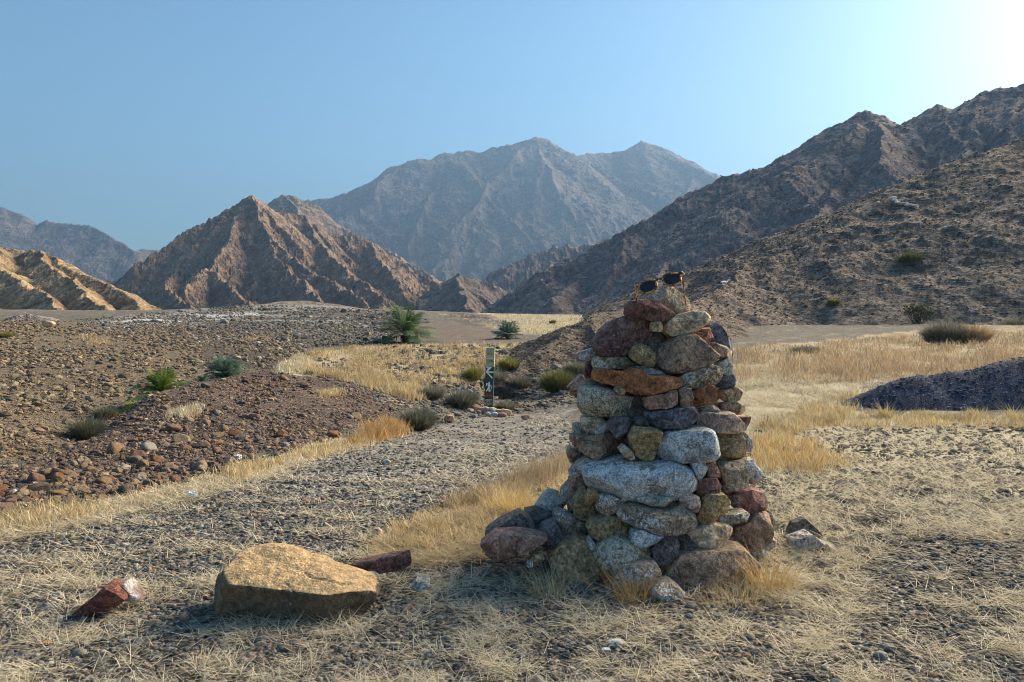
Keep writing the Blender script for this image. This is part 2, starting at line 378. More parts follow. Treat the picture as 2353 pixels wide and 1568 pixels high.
def ground_cover(x, y):
    c = np.tile(np.array(GRAVEL), (x.size, 1)); s = np.full(x.size, 0.38); xf = x.ravel(); yf = y.ravel(); r = np.hypot(xf, yf)
    front = yf > 0.3
    for k, (plan, colr, st) in enumerate(ZP):
        m = np.zeros(x.size, bool); m[front] = in_zone(xf[front], yf[front], plan, seed=50 + k); c[m] = colr; s[m] = st
    far = r > 130; c[far] = c[far] * 0.4 + np.array((0.17, 0.14, 0.105)) * 0.6
    # wheel-worn streaks of straw along the track, damp dark and pale dusty patches elsewhere
    st = fbm2(xf * 0.35 - yf * 0.12, (yf * 0.9 + xf * 1.9) * 1.1, 4, 77); s = s + 0.42 * st
    c = c * (1 + 0.35 * fbm2(xf * 0.9, yf * 0.9, 4, 79))[:, None]
    return np.concatenate([np.clip(c, 0.02, 0.8), np.clip(s, 0, 1)[:, None]], 1)
th = np.concatenate([np.radians(np.linspace(-180, -50, 40, endpoint=False)), np.radians(np.linspace(-50, 50, 780, endpoint=False)), np.radians(np.linspace(50, 180, 40, endpoint=False))])
rr = np.concatenate([np.linspace(0.02, 1.3, 14, endpoint=False), 1 / np.linspace(1 / 1.3, 1 / 45, 520, endpoint=False), np.exp(np.linspace(math.log(45), math.log(4500), 130))])
TT, RG = np.meshgrid(th, rr, indexing='ij'); GX = RG * np.sin(TT); GY = RG * np.cos(TT)
inner = (np.abs(TT) < TH1) & (RG > R0) & (RG < R1)
GZ = np.empty_like(GX); GZ[inner] = zg(GX[inner], GY[inner]); o_ = ~inner; GZ[o_] = z_rbf(GX[o_], GY[o_]) + z_noise(GX[o_], GY[o_])
gcol = ground_cover(GX, GY)
def ground_material():
    t = NT("stony ground"); co = t.coords(); a = t.attr()
    n1 = t.noise(co, 3.0, 5, 0.6); n2 = t.noise(co, 26, 5, 0.65); n3 = t.noise(co, 110, 3, 0.6)
    vc = t.n("ShaderNodeTexVoronoi"); t.l(co, vc.inputs["Vector"]); vc.inputs["Scale"].default_value = 62
    sep = t.n("ShaderNodeSeparateColor"); t.l(vc.outputs["Color"], sep.inputs[0])
    c = t.mix(1.0, a.outputs["Color"], t.gray(t.ramp(n1, 0.25, 0.75, 0.7, 1.3)), 'MULTIPLY')
    c = t.mix(1.0, c, t.gray(t.ramp(n2, 0.28, 0.72, 0.45, 1.55)), 'MULTIPLY')
    c = t.mix(1.0, c, t.gray(t.ramp(sep.outputs[0], 0.0, 1.0, 0.55, 1.5)), 'MULTIPLY')
    c = t.mix(t.ramp(sep.outputs[1], 0.93, 0.96, 0, 0.8), c, (0.42, 0.40, 0.36))
    st = t.noise(t.coords((1, 2.4, 1)), 38, 4, 0.7, 1.2)
    f = t.math('ADD', t.math('MULTIPLY', a.outputs["Alpha"], 0.55), t.math('ADD', t.math('MULTIPLY', st, 0.75), t.math('MULTIPLY', n1, 0.35)))
    c = t.mix(t.ramp(f, 0.80, 0.98, 0.0, 0.85), c, t.mix(n3, (0.46, 0.39, 0.24), (0.60, 0.53, 0.36)))
    h = t.math('ADD', t.math('MULTIPLY', n2, 1.0), t.math('ADD', t.math('MULTIPLY', vc.outputs["Distance"], -0.6), t.math('MULTIPLY', n3, 0.25)))
    return t.done(c, t.bump(h, 0.03, 1.0), 0.95)
M_GROUND = ground_material()
ground = mesh_np("ground", np.stack([GX.ravel(), GY.ravel(), GZ.ravel()], 1), [grid_faces(len(th), len(rr), wrap=True)], M_GROUND, gcol)
tag(ground, "grey stony desert ground with worn gravel track and straw litter", "ground", kind="structure")

# ------------------------------------------------------------------ hills and mountains: a net of ridges and spurs, weathered
def rock_face_mat(name, a, b, dust, grain, speck=None, spk=0.0, strata=False, bumpd=1.0):
    t = NT(name); co = t.coords()
    n1 = t.noise(co, 0.35 * grain, 5, 0.6, 0.5); n2 = t.noise(co, 2.2 * grain, 5, 0.7); n3 = t.noise(co, 9 * grain, 4, 0.7)
    c = t.mix(t.ramp(n1, 0.35, 0.65), a, b)
    geo = t.n("ShaderNodeNewGeometry"); sp = t.n("ShaderNodeSeparateXYZ"); t.l(geo.outputs["Normal"], sp.inputs[0])
    c = t.mix(t.ramp(t.math('ADD', sp.outputs[2], t.math('MULTIPLY', n2, 0.5)), 0.85, 1.3, 0.0, 0.75), c, dust)      # scree and dust settle on the flatter ground
    c = t.mix(1.0, c, t.gray(t.ramp(n2, 0.25, 0.75, 0.45, 1.6)), 'MULTIPLY')
    c = t.mix(1.0, c, t.gray(t.ramp(n3, 0.25, 0.75, 0.5, 1.5)), 'MULTIPLY')
    if strata:
        s = t.noise(t.coords((0.35, 1.0, 3.2)), 1.6 * grain, 5, 0.7, 0.8); c = t.mix(1.0, c, t.gray(t.ramp(s, 0.3, 0.7, 0.5, 1.5)), 'MULTIPLY')
    if speck: c = t.mix(t.ramp(t.math('ADD', n3, t.math('MULTIPLY', n1, 0.25)), spk, spk + 0.05, 0, 0.85), c, speck)
    h = t.math('ADD', n2, t.math('MULTIPLY', n3, 0.35))
    return t.done(c, t.bump(h, 0.32 / grain * bumpd, 0.8), 0.95)
def ridge_net(crest, spurs, side, seed, step, auto, zb, sub=True, jit=0.16):
    """main crest line, hand-placed spurs and self-similar side spurs, as 3-D line segments"""
    r = np.random.default_rng(seed); S = []
    def poly(P, sl):
        for i in range(len(P) - 1): S.append((*P[i], *P[i + 1], sl))
    C = [np.array(px(*c)) for c in crest]; poly(C, side)
    lines = [C]
    for s in spurs:
        L = [np.array(px(*c)) for c in s]; poly(L, side * 1.15); lines.append(L)
    def spur(p, d, sl, depth):
        drop = p[2] - zb
        if drop < step * 0.12: return
        n = 4; q = p.copy(); q[2] -= drop * 0.02; L = [q.copy()]; length = drop / sl * r.uniform(0.55, 1.0)
        for i in range(n):
            a = r.normal(0, 0.22); d = np.array((d[0] * math.cos(a) - d[1] * math.sin(a), d[0] * math.sin(a) + d[1] * math.cos(a)))
            q = q + np.array((*(d * length / n), -sl * length / n * r.uniform(0.75, 1.25))); L.append(q.copy())
        poly(L, side * r.uniform(1.05, 1.5))
        if depth > 0:
            for i in range(1, n):
                for sg in (-1, 1):
                    if r.random() < 0.8:
                        a = sg * r.uniform(0.6, 1.1); dd = np.array((d[0] * math.cos(a) - d[1] * math.sin(a), d[0] * math.sin(a) + d[1] * math.cos(a)))
                        spur(L[i], dd, sl * 1.2, depth - 1)
    if auto:
        for li, L in enumerate(lines):
            for i in range(len(L) - 1):
                a, b = L[i], L[i + 1]; T = (b - a)[:2]; ln = np.linalg.norm(T); T = T / max(ln, 1e-6); N = np.array((-T[1], T[0]))
                if N @ a[:2] > 0: N = -N
                k = max(1, int(ln / step + r.random()))
                for j in range(k):
                    p = a + (b - a) * ((j + r.random()) / k)
                    for sg in ((1, -1) if (li or r.random() < 0.4) else (1,)):
                        an = r.normal(0, 0.35); d = np.array((N[0] * math.cos(an) - N[1] * math.sin(an), N[0] * math.sin(an) + N[1] * math.cos(an))) * sg
                        spur(p, d, side * r.uniform(0.72, 0.9), 1 if sub else 0)
    return np.array(S)
def mountain(name, label, crest, spurs=(), side=0.7, seed=1, step=60, auto=True, zb=-2.0, u0=-100, u1=2453, d0=100, d1=1000, nu=500, nd=260, mat=None, rough=0.05, warp=0.12, kind="structure", cat="mountain", sub=True, topr=0.0, flat=True):
    S = ridge_net(list(crest), spurs, side, seed, step, auto, zb, sub)
    a0, a1 = math.atan((u0 - CU) / F), math.atan((u1 - CU) / F)
    A, R = np.meshgrid(np.linspace(a0, a1, nu), np.exp(np.linspace(math.log(d0), math.log(d1), nd)), indexing='ij')
    X = R * np.sin(A); Y = R * np.cos(A); H0 = S[:, [2, 5]].max() - zb
    la0, la1, lr0, lr1 = a0, a1, math.log(d0), math.log(d1)
    def eval_(x, y, pad):
        """highest of all ridges; each ridge only raises the ground within its reach"""
        h = np.full(x.shape, zb - 12.0)
        for s in S:
            reach = (max(s[2], s[5]) - zb) / s[6] + pad + (topr or 0)
            xs = np.array((min(s[0], s[3]) - reach, max(s[0], s[3]) + reach)); ys = np.array((min(s[1], s[4]) - reach, max(s[1], s[4]) + reach))
            if xs[0] <= 0 <= xs[1] and ys[0] <= 0 <= ys[1]: sl = (slice(None), slice(None))
            else:
                cx, cy = np.meshgrid(xs, ys); an = np.arctan2(cx, cy); rr_ = np.hypot(cx, cy)
                rmin = math.hypot(max(xs[0], 0, -xs[1]), max(ys[0], 0, -ys[1]))
                i0 = int(np.clip((an.min() - la0) / (la1 - la0) * (nu - 1), 0, nu)); i1 = int(np.clip((an.max() - la0) / (la1 - la0) * (nu - 1) + 2, 0, nu))
                j0 = int(np.clip((math.log(max(rmin, 1e-3)) - lr0) / (lr1 - lr0) * (nd - 1), 0, nd)); j1 = int(np.clip((math.log(rr_.max()) - lr0) / (lr1 - lr0) * (nd - 1) + 2, 0, nd))
                if i1 <= i0 or j1 <= j0: continue
                sl = (slice(i0, i1), slice(j0, j1))
            xx = x[sl]; yy = y[sl]
            dx, dy = s[3] - s[0], s[4] - s[1]; L2 = dx * dx + dy * dy + 1e-9
            t = np.clip(((xx - s[0]) * dx + (yy - s[1]) * dy) / L2, 0, 1)
            d = np.sqrt((xx - s[0] - t * dx) ** 2 + (yy - s[1] - t * dy) ** 2)
            if topr: d = np.sqrt(d * d + topr * topr) - topr
            hv = h[sl]; np.maximum(hv, s[2] + t * (s[5] - s[2]) - s[6] * d, out=hv)
        return h
    k = 1.0 / step
    wx = fbm2(X * k * 1.1, Y * k * 1.1, 5, seed + 100) * step * warp * 2.5; wy = fbm2(X * k * 1.1, Y * k * 1.1, 5, seed + 200) * step * warp * 2.5
    hh = eval_(X + wx, Y + wy, step * warp * 2)
    rel = np.clip((hh - zb) / H0, 0, 1.2)
    am = H0 * rough * (0.25 + 0.75 * np.clip(1.15 - rel, 0, 1)) * smooth(-0.05, 0.15, rel)
    hh = hh + am * rid2(X * k * 2.2, Y * k * 2.2, 6, seed + 300, 0.55) + H0 * rough * 0.22 * fbm2(X * k * 9, Y * k * 9, 4, seed + 400, 0.65) * smooth(-0.02, 0.1, rel)
    hh = np.maximum(hh, zb - 6)
    o = mesh_np(name, np.stack([X.ravel(), Y.ravel(), hh.ravel()], 1), [grid_faces(nu, nd)], mat, sm=not flat)
    return tag(o, label, cat, kind=kind)
M_FAR = rock_face_mat("far mountain rock", (0.10, 0.082, 0.08), (0.14, 0.115, 0.11), (0.17, 0.14, 0.125), 0.016)
M_MID = rock_face_mat("brown mountain rock", (0.135, 0.092, 0.068), (0.21, 0.145, 0.10), (0.30, 0.215, 0.135), 0.05)
M_LIT = rock_face_mat("sunlit sandy rock", (0.16, 0.105, 0.07), (0.30, 0.215, 0.125), (0.40, 0.30, 0.165), 0.14)  # sandy rock with the golden sunlight put into its colour
M_DARK = rock_face_mat("dark ridge rock", (0.132, 0.105, 0.103), (0.19, 0.152, 0.143), (0.225, 0.186, 0.17), 0.15, (0.34, 0.31, 0.28), 0.86)
M_NEAR = rock_face_mat("near hillside rock", (0.115, 0.088, 0.071), (0.175, 0.136, 0.107), (0.215, 0.175, 0.14), 0.9, (0.48, 0.45, 0.40), 0.84, True)
mountain("mountain", "hazy blue mountain ridge far off at the left edge", [(-900,520,2300),(-400,560,2300),(-60,505,2300),(10,475,2300),(45,492,2300),(80,517,2300),(105,507,2300),(130,512,2300),(200,519,2300),(250,545,2250),(305,580,2200),(330,575,2300),(370,577,2400),(420,576,2400),(520,600,2400)],
    side=0.75, seed=11, step=170, zb=0, u0=-700, u1=640, d0=1600, d1=2900, nu=420, nd=150, mat=M_FAR, rough=0.03, warp=.08)
mountain("mountain", "largest hazy grey-blue mountain massif in the centre distance", [(560,520,3000),(640,475,3000),(730,462,3000),(790,449,3000),(840,438,2950),(880,413,2900),(905,387,2900),(960,366,2900),(985,371,2900),(1010,358,2950),(1080,347,3000),(1110,353,3000),(1150,340,3000),(1170,336,3000),(1190,327,3000),(1225,317,3000),(1260,326,3000),(1310,352,3050),(1330,360,3100),(1355,354,3200),(1400,352,3250),(1440,346,3250),(1473,327,3250),(1530,344,3250),(1580,369,3250),(1640,399,3250),(1760,450,3200),(1900,520,3200)],
    [[(905,387,2900),(940,450,2650),(1000,520,2450),(1030,590,2250),(1020,650,2050)],[(1080,347,3000),(1060,460,2700),(1150,510,2550),(1200,560,2350),(1240,640,2150)],[(1225,317,3000),(1250,400,2750),(1330,470,2550),(1400,560,2350)],[(1473,327,3250),(1460,420,3000),(1480,520,2750)],[(840,438,2950),(830,520,2700),(900,600,2400)]],
    side=0.72, seed=21, step=210, zb=0, u0=500, u1=1960, d0=1700, d1=3700, nu=760, nd=230, mat=M_FAR, rough=0.03, warp=.08)
mountain("mountain", "brown rocky peak standing behind the pyramid peak", [(540,545,1450),(600,490,1400),(640,455,1400),(655,447,1400),(675,449,1400),(692,458,1400),(725,473,1400),(742,490,1400),(770,520,1380),(820,543,1350),(880,575,1300),(930,600,1200),(990,640,1100),(1030,690,1000)],
    [[(655,447,1400),(680,490,1320),(750,560,1200),(860,640,1080)]], side=0.8, seed=31, step=90, zb=0, u0=480, u1=1080, d0=850, d1=1750, nu=360, nd=170, mat=M_MID, rough=0.03, warp=.08)
mountain("mountain", "sharp brown pyramid peak with sunlit right flanks, left of centre", [(270,655,700),(310,630,720),(350,597,740),(375,590,745),(420,577,750),(440,566,750),(470,541,745),(500,505,740),(545,468,735),(566,457,733),(583,449,730),(600,462,735),(612,476,740),(640,506,750),(650,498,770),(665,492,780),(700,496,790),(720,512,790),(745,535,790),(760,545,795),(800,539,800),(830,550,800),(860,560,800),(900,589,800),(930,610,795),(960,630,790),(1000,655,780),(1010,690,770)],
    [[(583,449,730),(596,500,690),(612,540,665),(650,580,620),(740,645,560),(860,712,480)],[(612,540,665),(640,600,600),(690,650,540),(760,712,470)],[(700,496,790),(730,560,720),(800,630,640),(880,690,560)],[(850,558,800),(880,610,720),(930,670,620)],
     [(545,468,735),(530,560,640),(480,625,560),(520,660,520),(580,712,450)],[(480,625,560),(460,630,550),(440,665,500)],[(420,577,750),(400,640,600),(380,662,500),(400,680,470),(430,706,430)]],
    side=0.85, seed=41, step=32, zb=0, u0=230, u1=1050, d0=380, d1=1050, nu=620, nd=300, mat=M_MID, rough=0.048, warp=0.08)
mountain("hill", "sunlit golden hill with dark crags at the left edge", [(-700,520,330),(-300,540,300),(-120,548,285),(-40,558,275),(0,563,270),(30,572,268),(62,580,265),(78,576,262),(100,579,260),(130,595,255),(160,613,250),(200,632,245),(230,646,240),(290,672,225),(320,700,210),(330,720,200)],
    [[(0,563,270),(-20,610,230),(40,640,205),(90,680,180),(120,708,160)],[(100,579,260),(110,620,230),(180,660,200),(250,705,170)],[(-120,548,285),(-150,620,230),(-80,690,170)]],
    side=0.62, seed=51, step=26, zb=0.5, u0=-500, u1=380, d0=130, d1=420, nu=420, nd=220, mat=M_LIT, rough=0.03, warp=.09)
M_SMALL = rock_face_mat("dark brown hill rock", (0.085, 0.064, 0.056), (0.13, 0.10, 0.085), (0.15, 0.12, 0.10), 0.09)
mountain("hill", "small dark brown hill at the end of the valley", [(960,715,620),(985,690,640),(1012,660,650),(1035,638,655),(1050,628,655),(1068,634,655),(1100,646,660),(1150,665,660),(1220,690,660),(1280,720,650)],
    [[(1050,628,655),(1060,670,580),(1080,712,500)]], side=0.7, seed=61, step=28, zb=0, u0=930, u1=1310, d0=430, d1=800, nu=260, nd=130, mat=M_SMALL, rough=0.05)
mountain("mountain", "grey middle-distance ridge dropping into the valley behind the right ridge", [(1000,680,950),(1050,655,950),(1110,643,950),(1150,621,960),(1170,614,960),(1200,602,970),(1240,588,980),(1280,570,990),(1350,566,1000),(1380,560,1000),(1440,543,1020),(1520,500,1040),(1640,450,1060)],
    side=0.75, seed=71, step=55, zb=0, u0=960, u1=1700, d0=620, d1=1250, nu=420, nd=150, mat=M_DARK, rough=0.055)
RC = [(1130,722,520),(1160,706,515),(1190,686,510),(1230,652,505),(1265,622,500),(1290,602,495),(1350,590,490),(1400,568,485),(1440,550,482),(1480,521,480),(1515,487,478),(1550,466,475),(1575,455,473),(1600,441,471),(1660,411,468),(1700,401,465),(1760,381,461),(1800,362,458),(1850,345,455),(1880,318,452),(1910,291,450),(1950,276,447),(1975,262,446),(1993,255,445),(2012,266,444),(2022,282,443),(2035,304,442),(2060,301,441),(2090,283,440),(2120,264,437),(2148,248,436),(2163,244,435),(2190,262,434),(2212,252,433),(2225,242,432),(2240,222,431),(2258,211,430),(2290,203,429),(2322,204,427),(2353,197,425),(2500,150,410),(2800,60,380),(3300,-60,330),(4200,-250,270),(6000,-600,200)]
mountain("mountain", "dark jagged right-hand mountain ridge under the bright sky", RC,
    [[(1993,255,445),(1960,360,395),(1900,470,330),(1830,560,260)],[(1660,411,468),(1640,500,420),(1560,590,350),(1480,680,270)],[(1350,590,490),(1330,640,430),(1280,690,370)],[(2258,211,430),(2240,320,370),(2160,440,300)]],
    side=0.66, seed=81, step=36, zb=-1, u0=1080, u1=5200, d0=95, d1=640, nu=1050, nd=330, mat=M_DARK, rough=0.022, warp=0.07)
mountain("hill", "near dark stony hillside sloping up to the right frame edge", [(1380,760,40),(1480,738,46),(1560,706,52),(1600,690,55),(1660,660,60),(1700,641,64),(1750,612,68),(1800,581,72),(1850,550,75),(1900,521,78),(1950,492,80),(2000,471,83),(2050,442,86),(2100,416,88),(2150,394,90),(2200,372,92),(2250,352,94),(2300,336,96),(2353,324,98),(2500,280,100),(2800,200,100),(3400,60,95),(4500,-160,80),(7000,-500,60)],
    [],
    side=0.42, seed=91, step=9, auto=False, zb=-0.4, u0=1340, u1=5200, d0=24, d1=150, nu=1000, nd=380, mat=M_NEAR, rough=0.012, warp=0.12)
M_MOUND = rock_face_mat("dark mound rock", (0.075, 0.058, 0.045), (0.125, 0.097, 0.074), (0.155, 0.125, 0.098), 1.4, (0.40, 0.37, 0.32), 0.88)
mountain("mound", "low dark rocky mound rising behind the left side of the cairn", [(1120,870,17),(1180,854,17.6),(1215,822,18.5),(1250,795,19.5),(1290,768,20.5),(1340,734,22),(1380,720,23),(1430,711,25),(1480,715,28),(1560,722,32),(1700,735,36)],
    [[(1340,734,22),(1380,800,19),(1420,850,17)]], side=0.45, seed=95, step=1.6, zb=-0.5, u0=1100, u1=1720, d0=13, d1=42, nu=420, nd=260, mat=M_MOUND, rough=0.035, warp=0.12)

M_TERR = rock_face_mat("brown terrace gravel", (0.15, 0.115, 0.09), (0.21, 0.165, 0.13), (0.25, 0.205, 0.165), 0.5)
mountain("mound", "low dark terrace mound on the valley floor behind the lone low palm", [(960,752,82),(990,738,92),(1020,725,97),(1060,717,98),(1100,721,97),(1135,733,93),(1170,748,84)], side=0.32, seed=96, step=5, auto=False, zb=-.4, u0=930, u1=1200, d0=62, d1=130, nu=240, nd=120, mat=M_TERR, rough=.03, warp=.1, topr=1.0)
mountain("mound", "broad low gravel mound above the grey terrace", [(540,716,118),(600,700,124),(650,693,128),(700,691,130),(760,698,128),(820,708,122),(870,718,112)], side=0.25, seed=97, step=6, auto=False, zb=.2, u0=500, u1=910, d0=92, d1=170, nu=300, nd=110, mat=M_TERR, rough=.02, warp=.1, topr=1.5)
mountain("mound", "small dark gravel mound at the foot of the sunlit golden hill", [(30,742,46),(58,726,48),(76,721,48),(96,729,48),(125,742,46)], side=0.4, seed=98, step=3, auto=False, zb=-.2, u0=10, u1=150, d0=40, d1=60, nu=140, nd=70, mat=M_DARK, rough=.03, warp=.1, topr=.3)
# ------------------------------------------------------------------ heap of blue-grey crushed stone
def heap():
    uu = np.linspace(1895, 2680, 70); CR = [(u, v, 9.2) for u, v in zip(uu, np.interp(uu, [1895, 1930, 1965, 2030, 2078, 2110, 2150, 2185, 2240, 2300, 2353, 2450, 2560, 2680], [958, 942, 921, 889, 872, 863, 864, 855, 851, 834, 822, 812, 845, 930]))]
    t = NT("blue grey crushed stone"); co = t.coords(); v = t.n("ShaderNodeTexVoronoi"); t.l(co, v.inputs["Vector"]); v.inputs["Scale"].default_value = 75
    s = t.n("ShaderNodeSeparateColor"); t.l(v.outputs["Color"], s.inputs[0]); n1 = t.noise(co, 2.2, 4)
    c = t.mix(s.outputs[0], (0.011, 0.028, 0.062), (0.036, 0.072, 0.135)); c = t.mix(t.ramp(s.outputs[1], .975, .985, 0, .6), c, (0.45, 0.48, 0.52)); c = t.mix(1.0, c, t.gray(t.ramp(n1, .3, .7, .7, 1.35)), 'MULTIPLY')
    m = t.done(c, t.bump(t.math('SUBTRACT', 1.0, v.outputs["Distance"]), .03, 1.0), .85)
    o = mountain("gravel_heap", "dark blue grey heap of crushed stone at the right edge", CR,
        side=0.62, seed=7, step=.5, auto=False, zb=-.5, u0=1840, u1=2760, d0=7.6, d1=13.5, nu=420, nd=220, mat=m, rough=.006, warp=.03, kind=None, cat="gravel heap", topr=.1, flat=False)
heap()

# ------------------------------------------------------------------ stone shapes
def polar_outline(P, n=144):
    """outline as radius by angle about its centroid"""
    P = np.asarray(P, float); Q = np.roll(P, -1, 0)
    A = (P[:, 0] * Q[:, 1] - Q[:, 0] * P[:, 1]); ar = A.sum() / 2
    c = np.array((((P[:, 0] + Q[:, 0]) * A).sum(), ((P[:, 1] + Q[:, 1]) * A).sum())) / (6 * ar)
    th = np.linspace(-np.pi, np.pi, n, endpoint=False); out = np.zeros(n)
    for k, t in enumerate(th):
        d = np.array((math.cos(t), math.sin(t))); best = 0
        for p, q in zip(P, Q):
            e = q - p; den = d[0] * e[1] - d[1] * e[0]
            if abs(den) < 1e-12: continue
            w_ = p - c; s = (w_[0] * e[1] - w_[1] * e[0]) / den; u_ = (w_[0] * d[1] - w_[1] * d[0]) / den
            if s > 0 and -1e-6 <= u_ <= 1 + 1e-6: best = max(best, s)
        out[k] = best
    out[out == 0] = out[out > 0].mean()
    out = 0.8 * out + 0.1 * (np.roll(out, 1) + np.roll(out, -1))
    return c, th, out
def stone_verts(th, rad, depth, seed, sub=4, p=9.0, facets=10, rough=0.036, faceamp=0.05, tilt=0.0):
    r = np.random.default_rng(seed); D, Fc = ico(sub)
    s = np.hypot(D[:, 0], D[:, 2]); k = 1.0 / (s ** p + np.abs(D[:, 1]) ** p) ** (1 / p)
    an = np.arctan2(D[:, 2], D[:, 0]); R = np.interp(an, np.append(th, np.pi), np.append(rad, rad[0]))
    V = np.stack([np.cos(an) * R * s * k, D[:, 1] * k * depth, np.sin(an) * R * s * k], 1)
    size = rad.mean()
    for i in range(facets):                                            # broken planes
        n = np.array((r.normal(0, .55), -1.0, r.normal(0, .55))) if i < facets * .7 else r.normal(0, 1, 3); n /= np.linalg.norm(n)
        sup = (V @ n).max(); lim = sup * (r.uniform(0.66, 0.93) if i < facets * .7 else r.uniform(.86, .96)); ex = np.clip(V @ n - lim, 0, None); V = V - ex[:, None] * n * 0.98
    V[:, 1] += tilt * V[:, 2]
    nn = V / np.maximum(np.linalg.norm(V, axis=1), 1e-9)[:, None]; q = V / size + seed * 7.31
    d = faceamp * 0.6 * fbm3(q * 0.9, 2, seed) + rough * fbm3(q * 2.6, 3, seed + 5) + rough * 0.4 * fbm3(q * 8, 3, seed + 9)
    rg = 1 - np.abs(vn3(q * 3.1, seed + 3)); d = d - rough * 0.6 * smooth(0.88, 1.0, rg)          # cracks
    return V + nn * (d * size)[:, None], Fc

ZA, ZB, ZCc, ZD, ZE, ZF = (1380, 660, 2352 / 450), (1380, 880, 4.9), (1320, 1160, 2353 / 600), (1150, 1020, 2353 / 930), (1780, 1200, 2353 / 720), (150, 1200, 2.353)
def to_px(z, pts):
    return [((z[0] + x / z[2]) / 1.0625, (z[1] + y / z[2]) / 1.0625) for x, y in pts]
WHITE = (0.74, 0.78, 0.80); CREAM = (0.68, 0.64, 0.52)
MR = {
 'maroon': rock_mat("maroon stone", (0.150, 0.082, 0.074), (0.272, 0.163, 0.134), CREAM, 0.16, 9, (0.6, 0.55, 0.5)),
 'dark_red': rock_mat("dark red stone", (0.108, 0.057, 0.055), (0.227, 0.119, 0.094), CREAM, 0.10, 10),
 'tan': rock_mat("tan river stone", (0.507, 0.350, 0.226), (0.601, 0.457, 0.292), (0.62, 0.58, 0.5), 0.30, 16),
 'beige': rock_mat("beige stone", (0.554, 0.428, 0.306), (0.400, 0.300, 0.204), None),
 'brown': rock_mat("brown stone", (0.254, 0.167, 0.120), (0.412, 0.277, 0.190), CREAM, 0.14, 10, (0.6, 0.56, 0.5)),
 'rust': rock_mat("rust orange stone", (0.397, 0.167, 0.067), (0.270, 0.135, 0.079), (0.11, 0.08, 0.075), 0.30, 7),
 'brick': rock_mat("red brown stone", (0.269, 0.141, 0.102), (0.357, 0.216, 0.159), CREAM, 0.12, 14),
 'olive': rock_mat("olive stone", (0.276, 0.208, 0.110), (0.400, 0.293, 0.154), CREAM, 0.22, 12, (0.55, 0.52, 0.42)),
 'ochre': rock_mat("ochre stone", (0.446, 0.308, 0.168), (0.339, 0.236, 0.132), (0.5, 0.47, 0.38), 0.22, 10),
 'lichen': rock_mat("lichen covered stone", (0.262, 0.208, 0.124), (0.370, 0.293, 0.183), CREAM, 0.52, 9),
 'white': rock_mat("white crusted stone", (0.317, 0.285, 0.231), (0.476, 0.444, 0.381), WHITE, 0.63, 8),
 'halfwhite': rock_mat("half white crusted stone", (0.301, 0.238, 0.174), (0.397, 0.326, 0.246), WHITE, 0.48, 6),
 'grey': rock_mat("grey stone", (0.365, 0.349, 0.317), (0.508, 0.484, 0.444), (0.5, 0.49, 0.46), 0.30, 8, None, 0.85, (0.52, 0.5, 0.47)),
 'green': rock_mat("grey green stone", (0.301, 0.326, 0.285), (0.412, 0.412, 0.349), None),
 'navy': rock_mat("blue black stone", (0.103, 0.109, 0.134), (0.168, 0.172, 0.201), (0.22, 0.14, 0.095), 0.20, 7),
 'violet': rock_mat("violet dark stone", (0.113, 0.099, 0.101), (0.186, 0.162, 0.165), (0.4, 0.33, 0.28), 0.16, 10),
 'pink': rock_mat("pinkish stone", (0.435, 0.313, 0.255), (0.319, 0.229, 0.190), CREAM, 0.15, 12),
 'splinter': rock_mat("pale splintered stone", (0.539, 0.437, 0.301), (0.365, 0.277, 0.190), None),
 'redwhite': rock_mat("red stone with white", (0.394, 0.184, 0.138), (0.256, 0.142, 0.123), (0.6, 0.54, 0.5), 0.50, 6),
 'black': rock_mat("black stone", (0.072, 0.068, 0.065), (0.130, 0.114, 0.098), (0.42, 0.41, 0.38), 0.24, 9),
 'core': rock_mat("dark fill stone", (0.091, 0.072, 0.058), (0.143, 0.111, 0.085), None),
}
CA_Y = 2.50
def cairn_r(v): t = np.clip((v - 640) / (1300 - 640), 0, 1.1); return 0.085 + 0.275 * t ** 0.85
def stone(pts, mat, label, depth=None, Y=None, name="stone", cat="stone", group="stones stacked in the cairn", sub=5, dY=0.0, seed=[100], **kw):
    """one stone: its outline, a true depth behind it, broken faces and weathering"""
    seed[0] += 1; P = np.array(pts); c, th, rad = polar_outline(np.stack([P[:, 0], -P[:, 1]], 1)); cu, cv = c[0], -c[1]
    if depth is None: depth = 0.5 * min(max(np.ptp(P[:, 0]), np.ptp(P[:, 1])) * 0.8, 1.7 * min(np.ptp(P[:, 0]), np.ptp(P[:, 1]))) / F * 2.3 + 0.012
    if Y is None:
        R = cairn_r(cv); dx = (cu - 1515) / F * 2.3; Y = CA_Y - 0.92 * math.sqrt(max(R * R - dx * dx, 0.06 * R * R)) + depth * 0.85
    Y += dY; r_m = rad / F * Y * 1.075
    V, Fc = stone_verts(th, r_m, depth, seed[0], sub, **kw)
    o = mesh_np(name, V, [Fc], MR[mat] if isinstance(mat, str) else mat, loc=px(cu, cv, Y), sharp=24)
    return tag(o, label, cat, group)
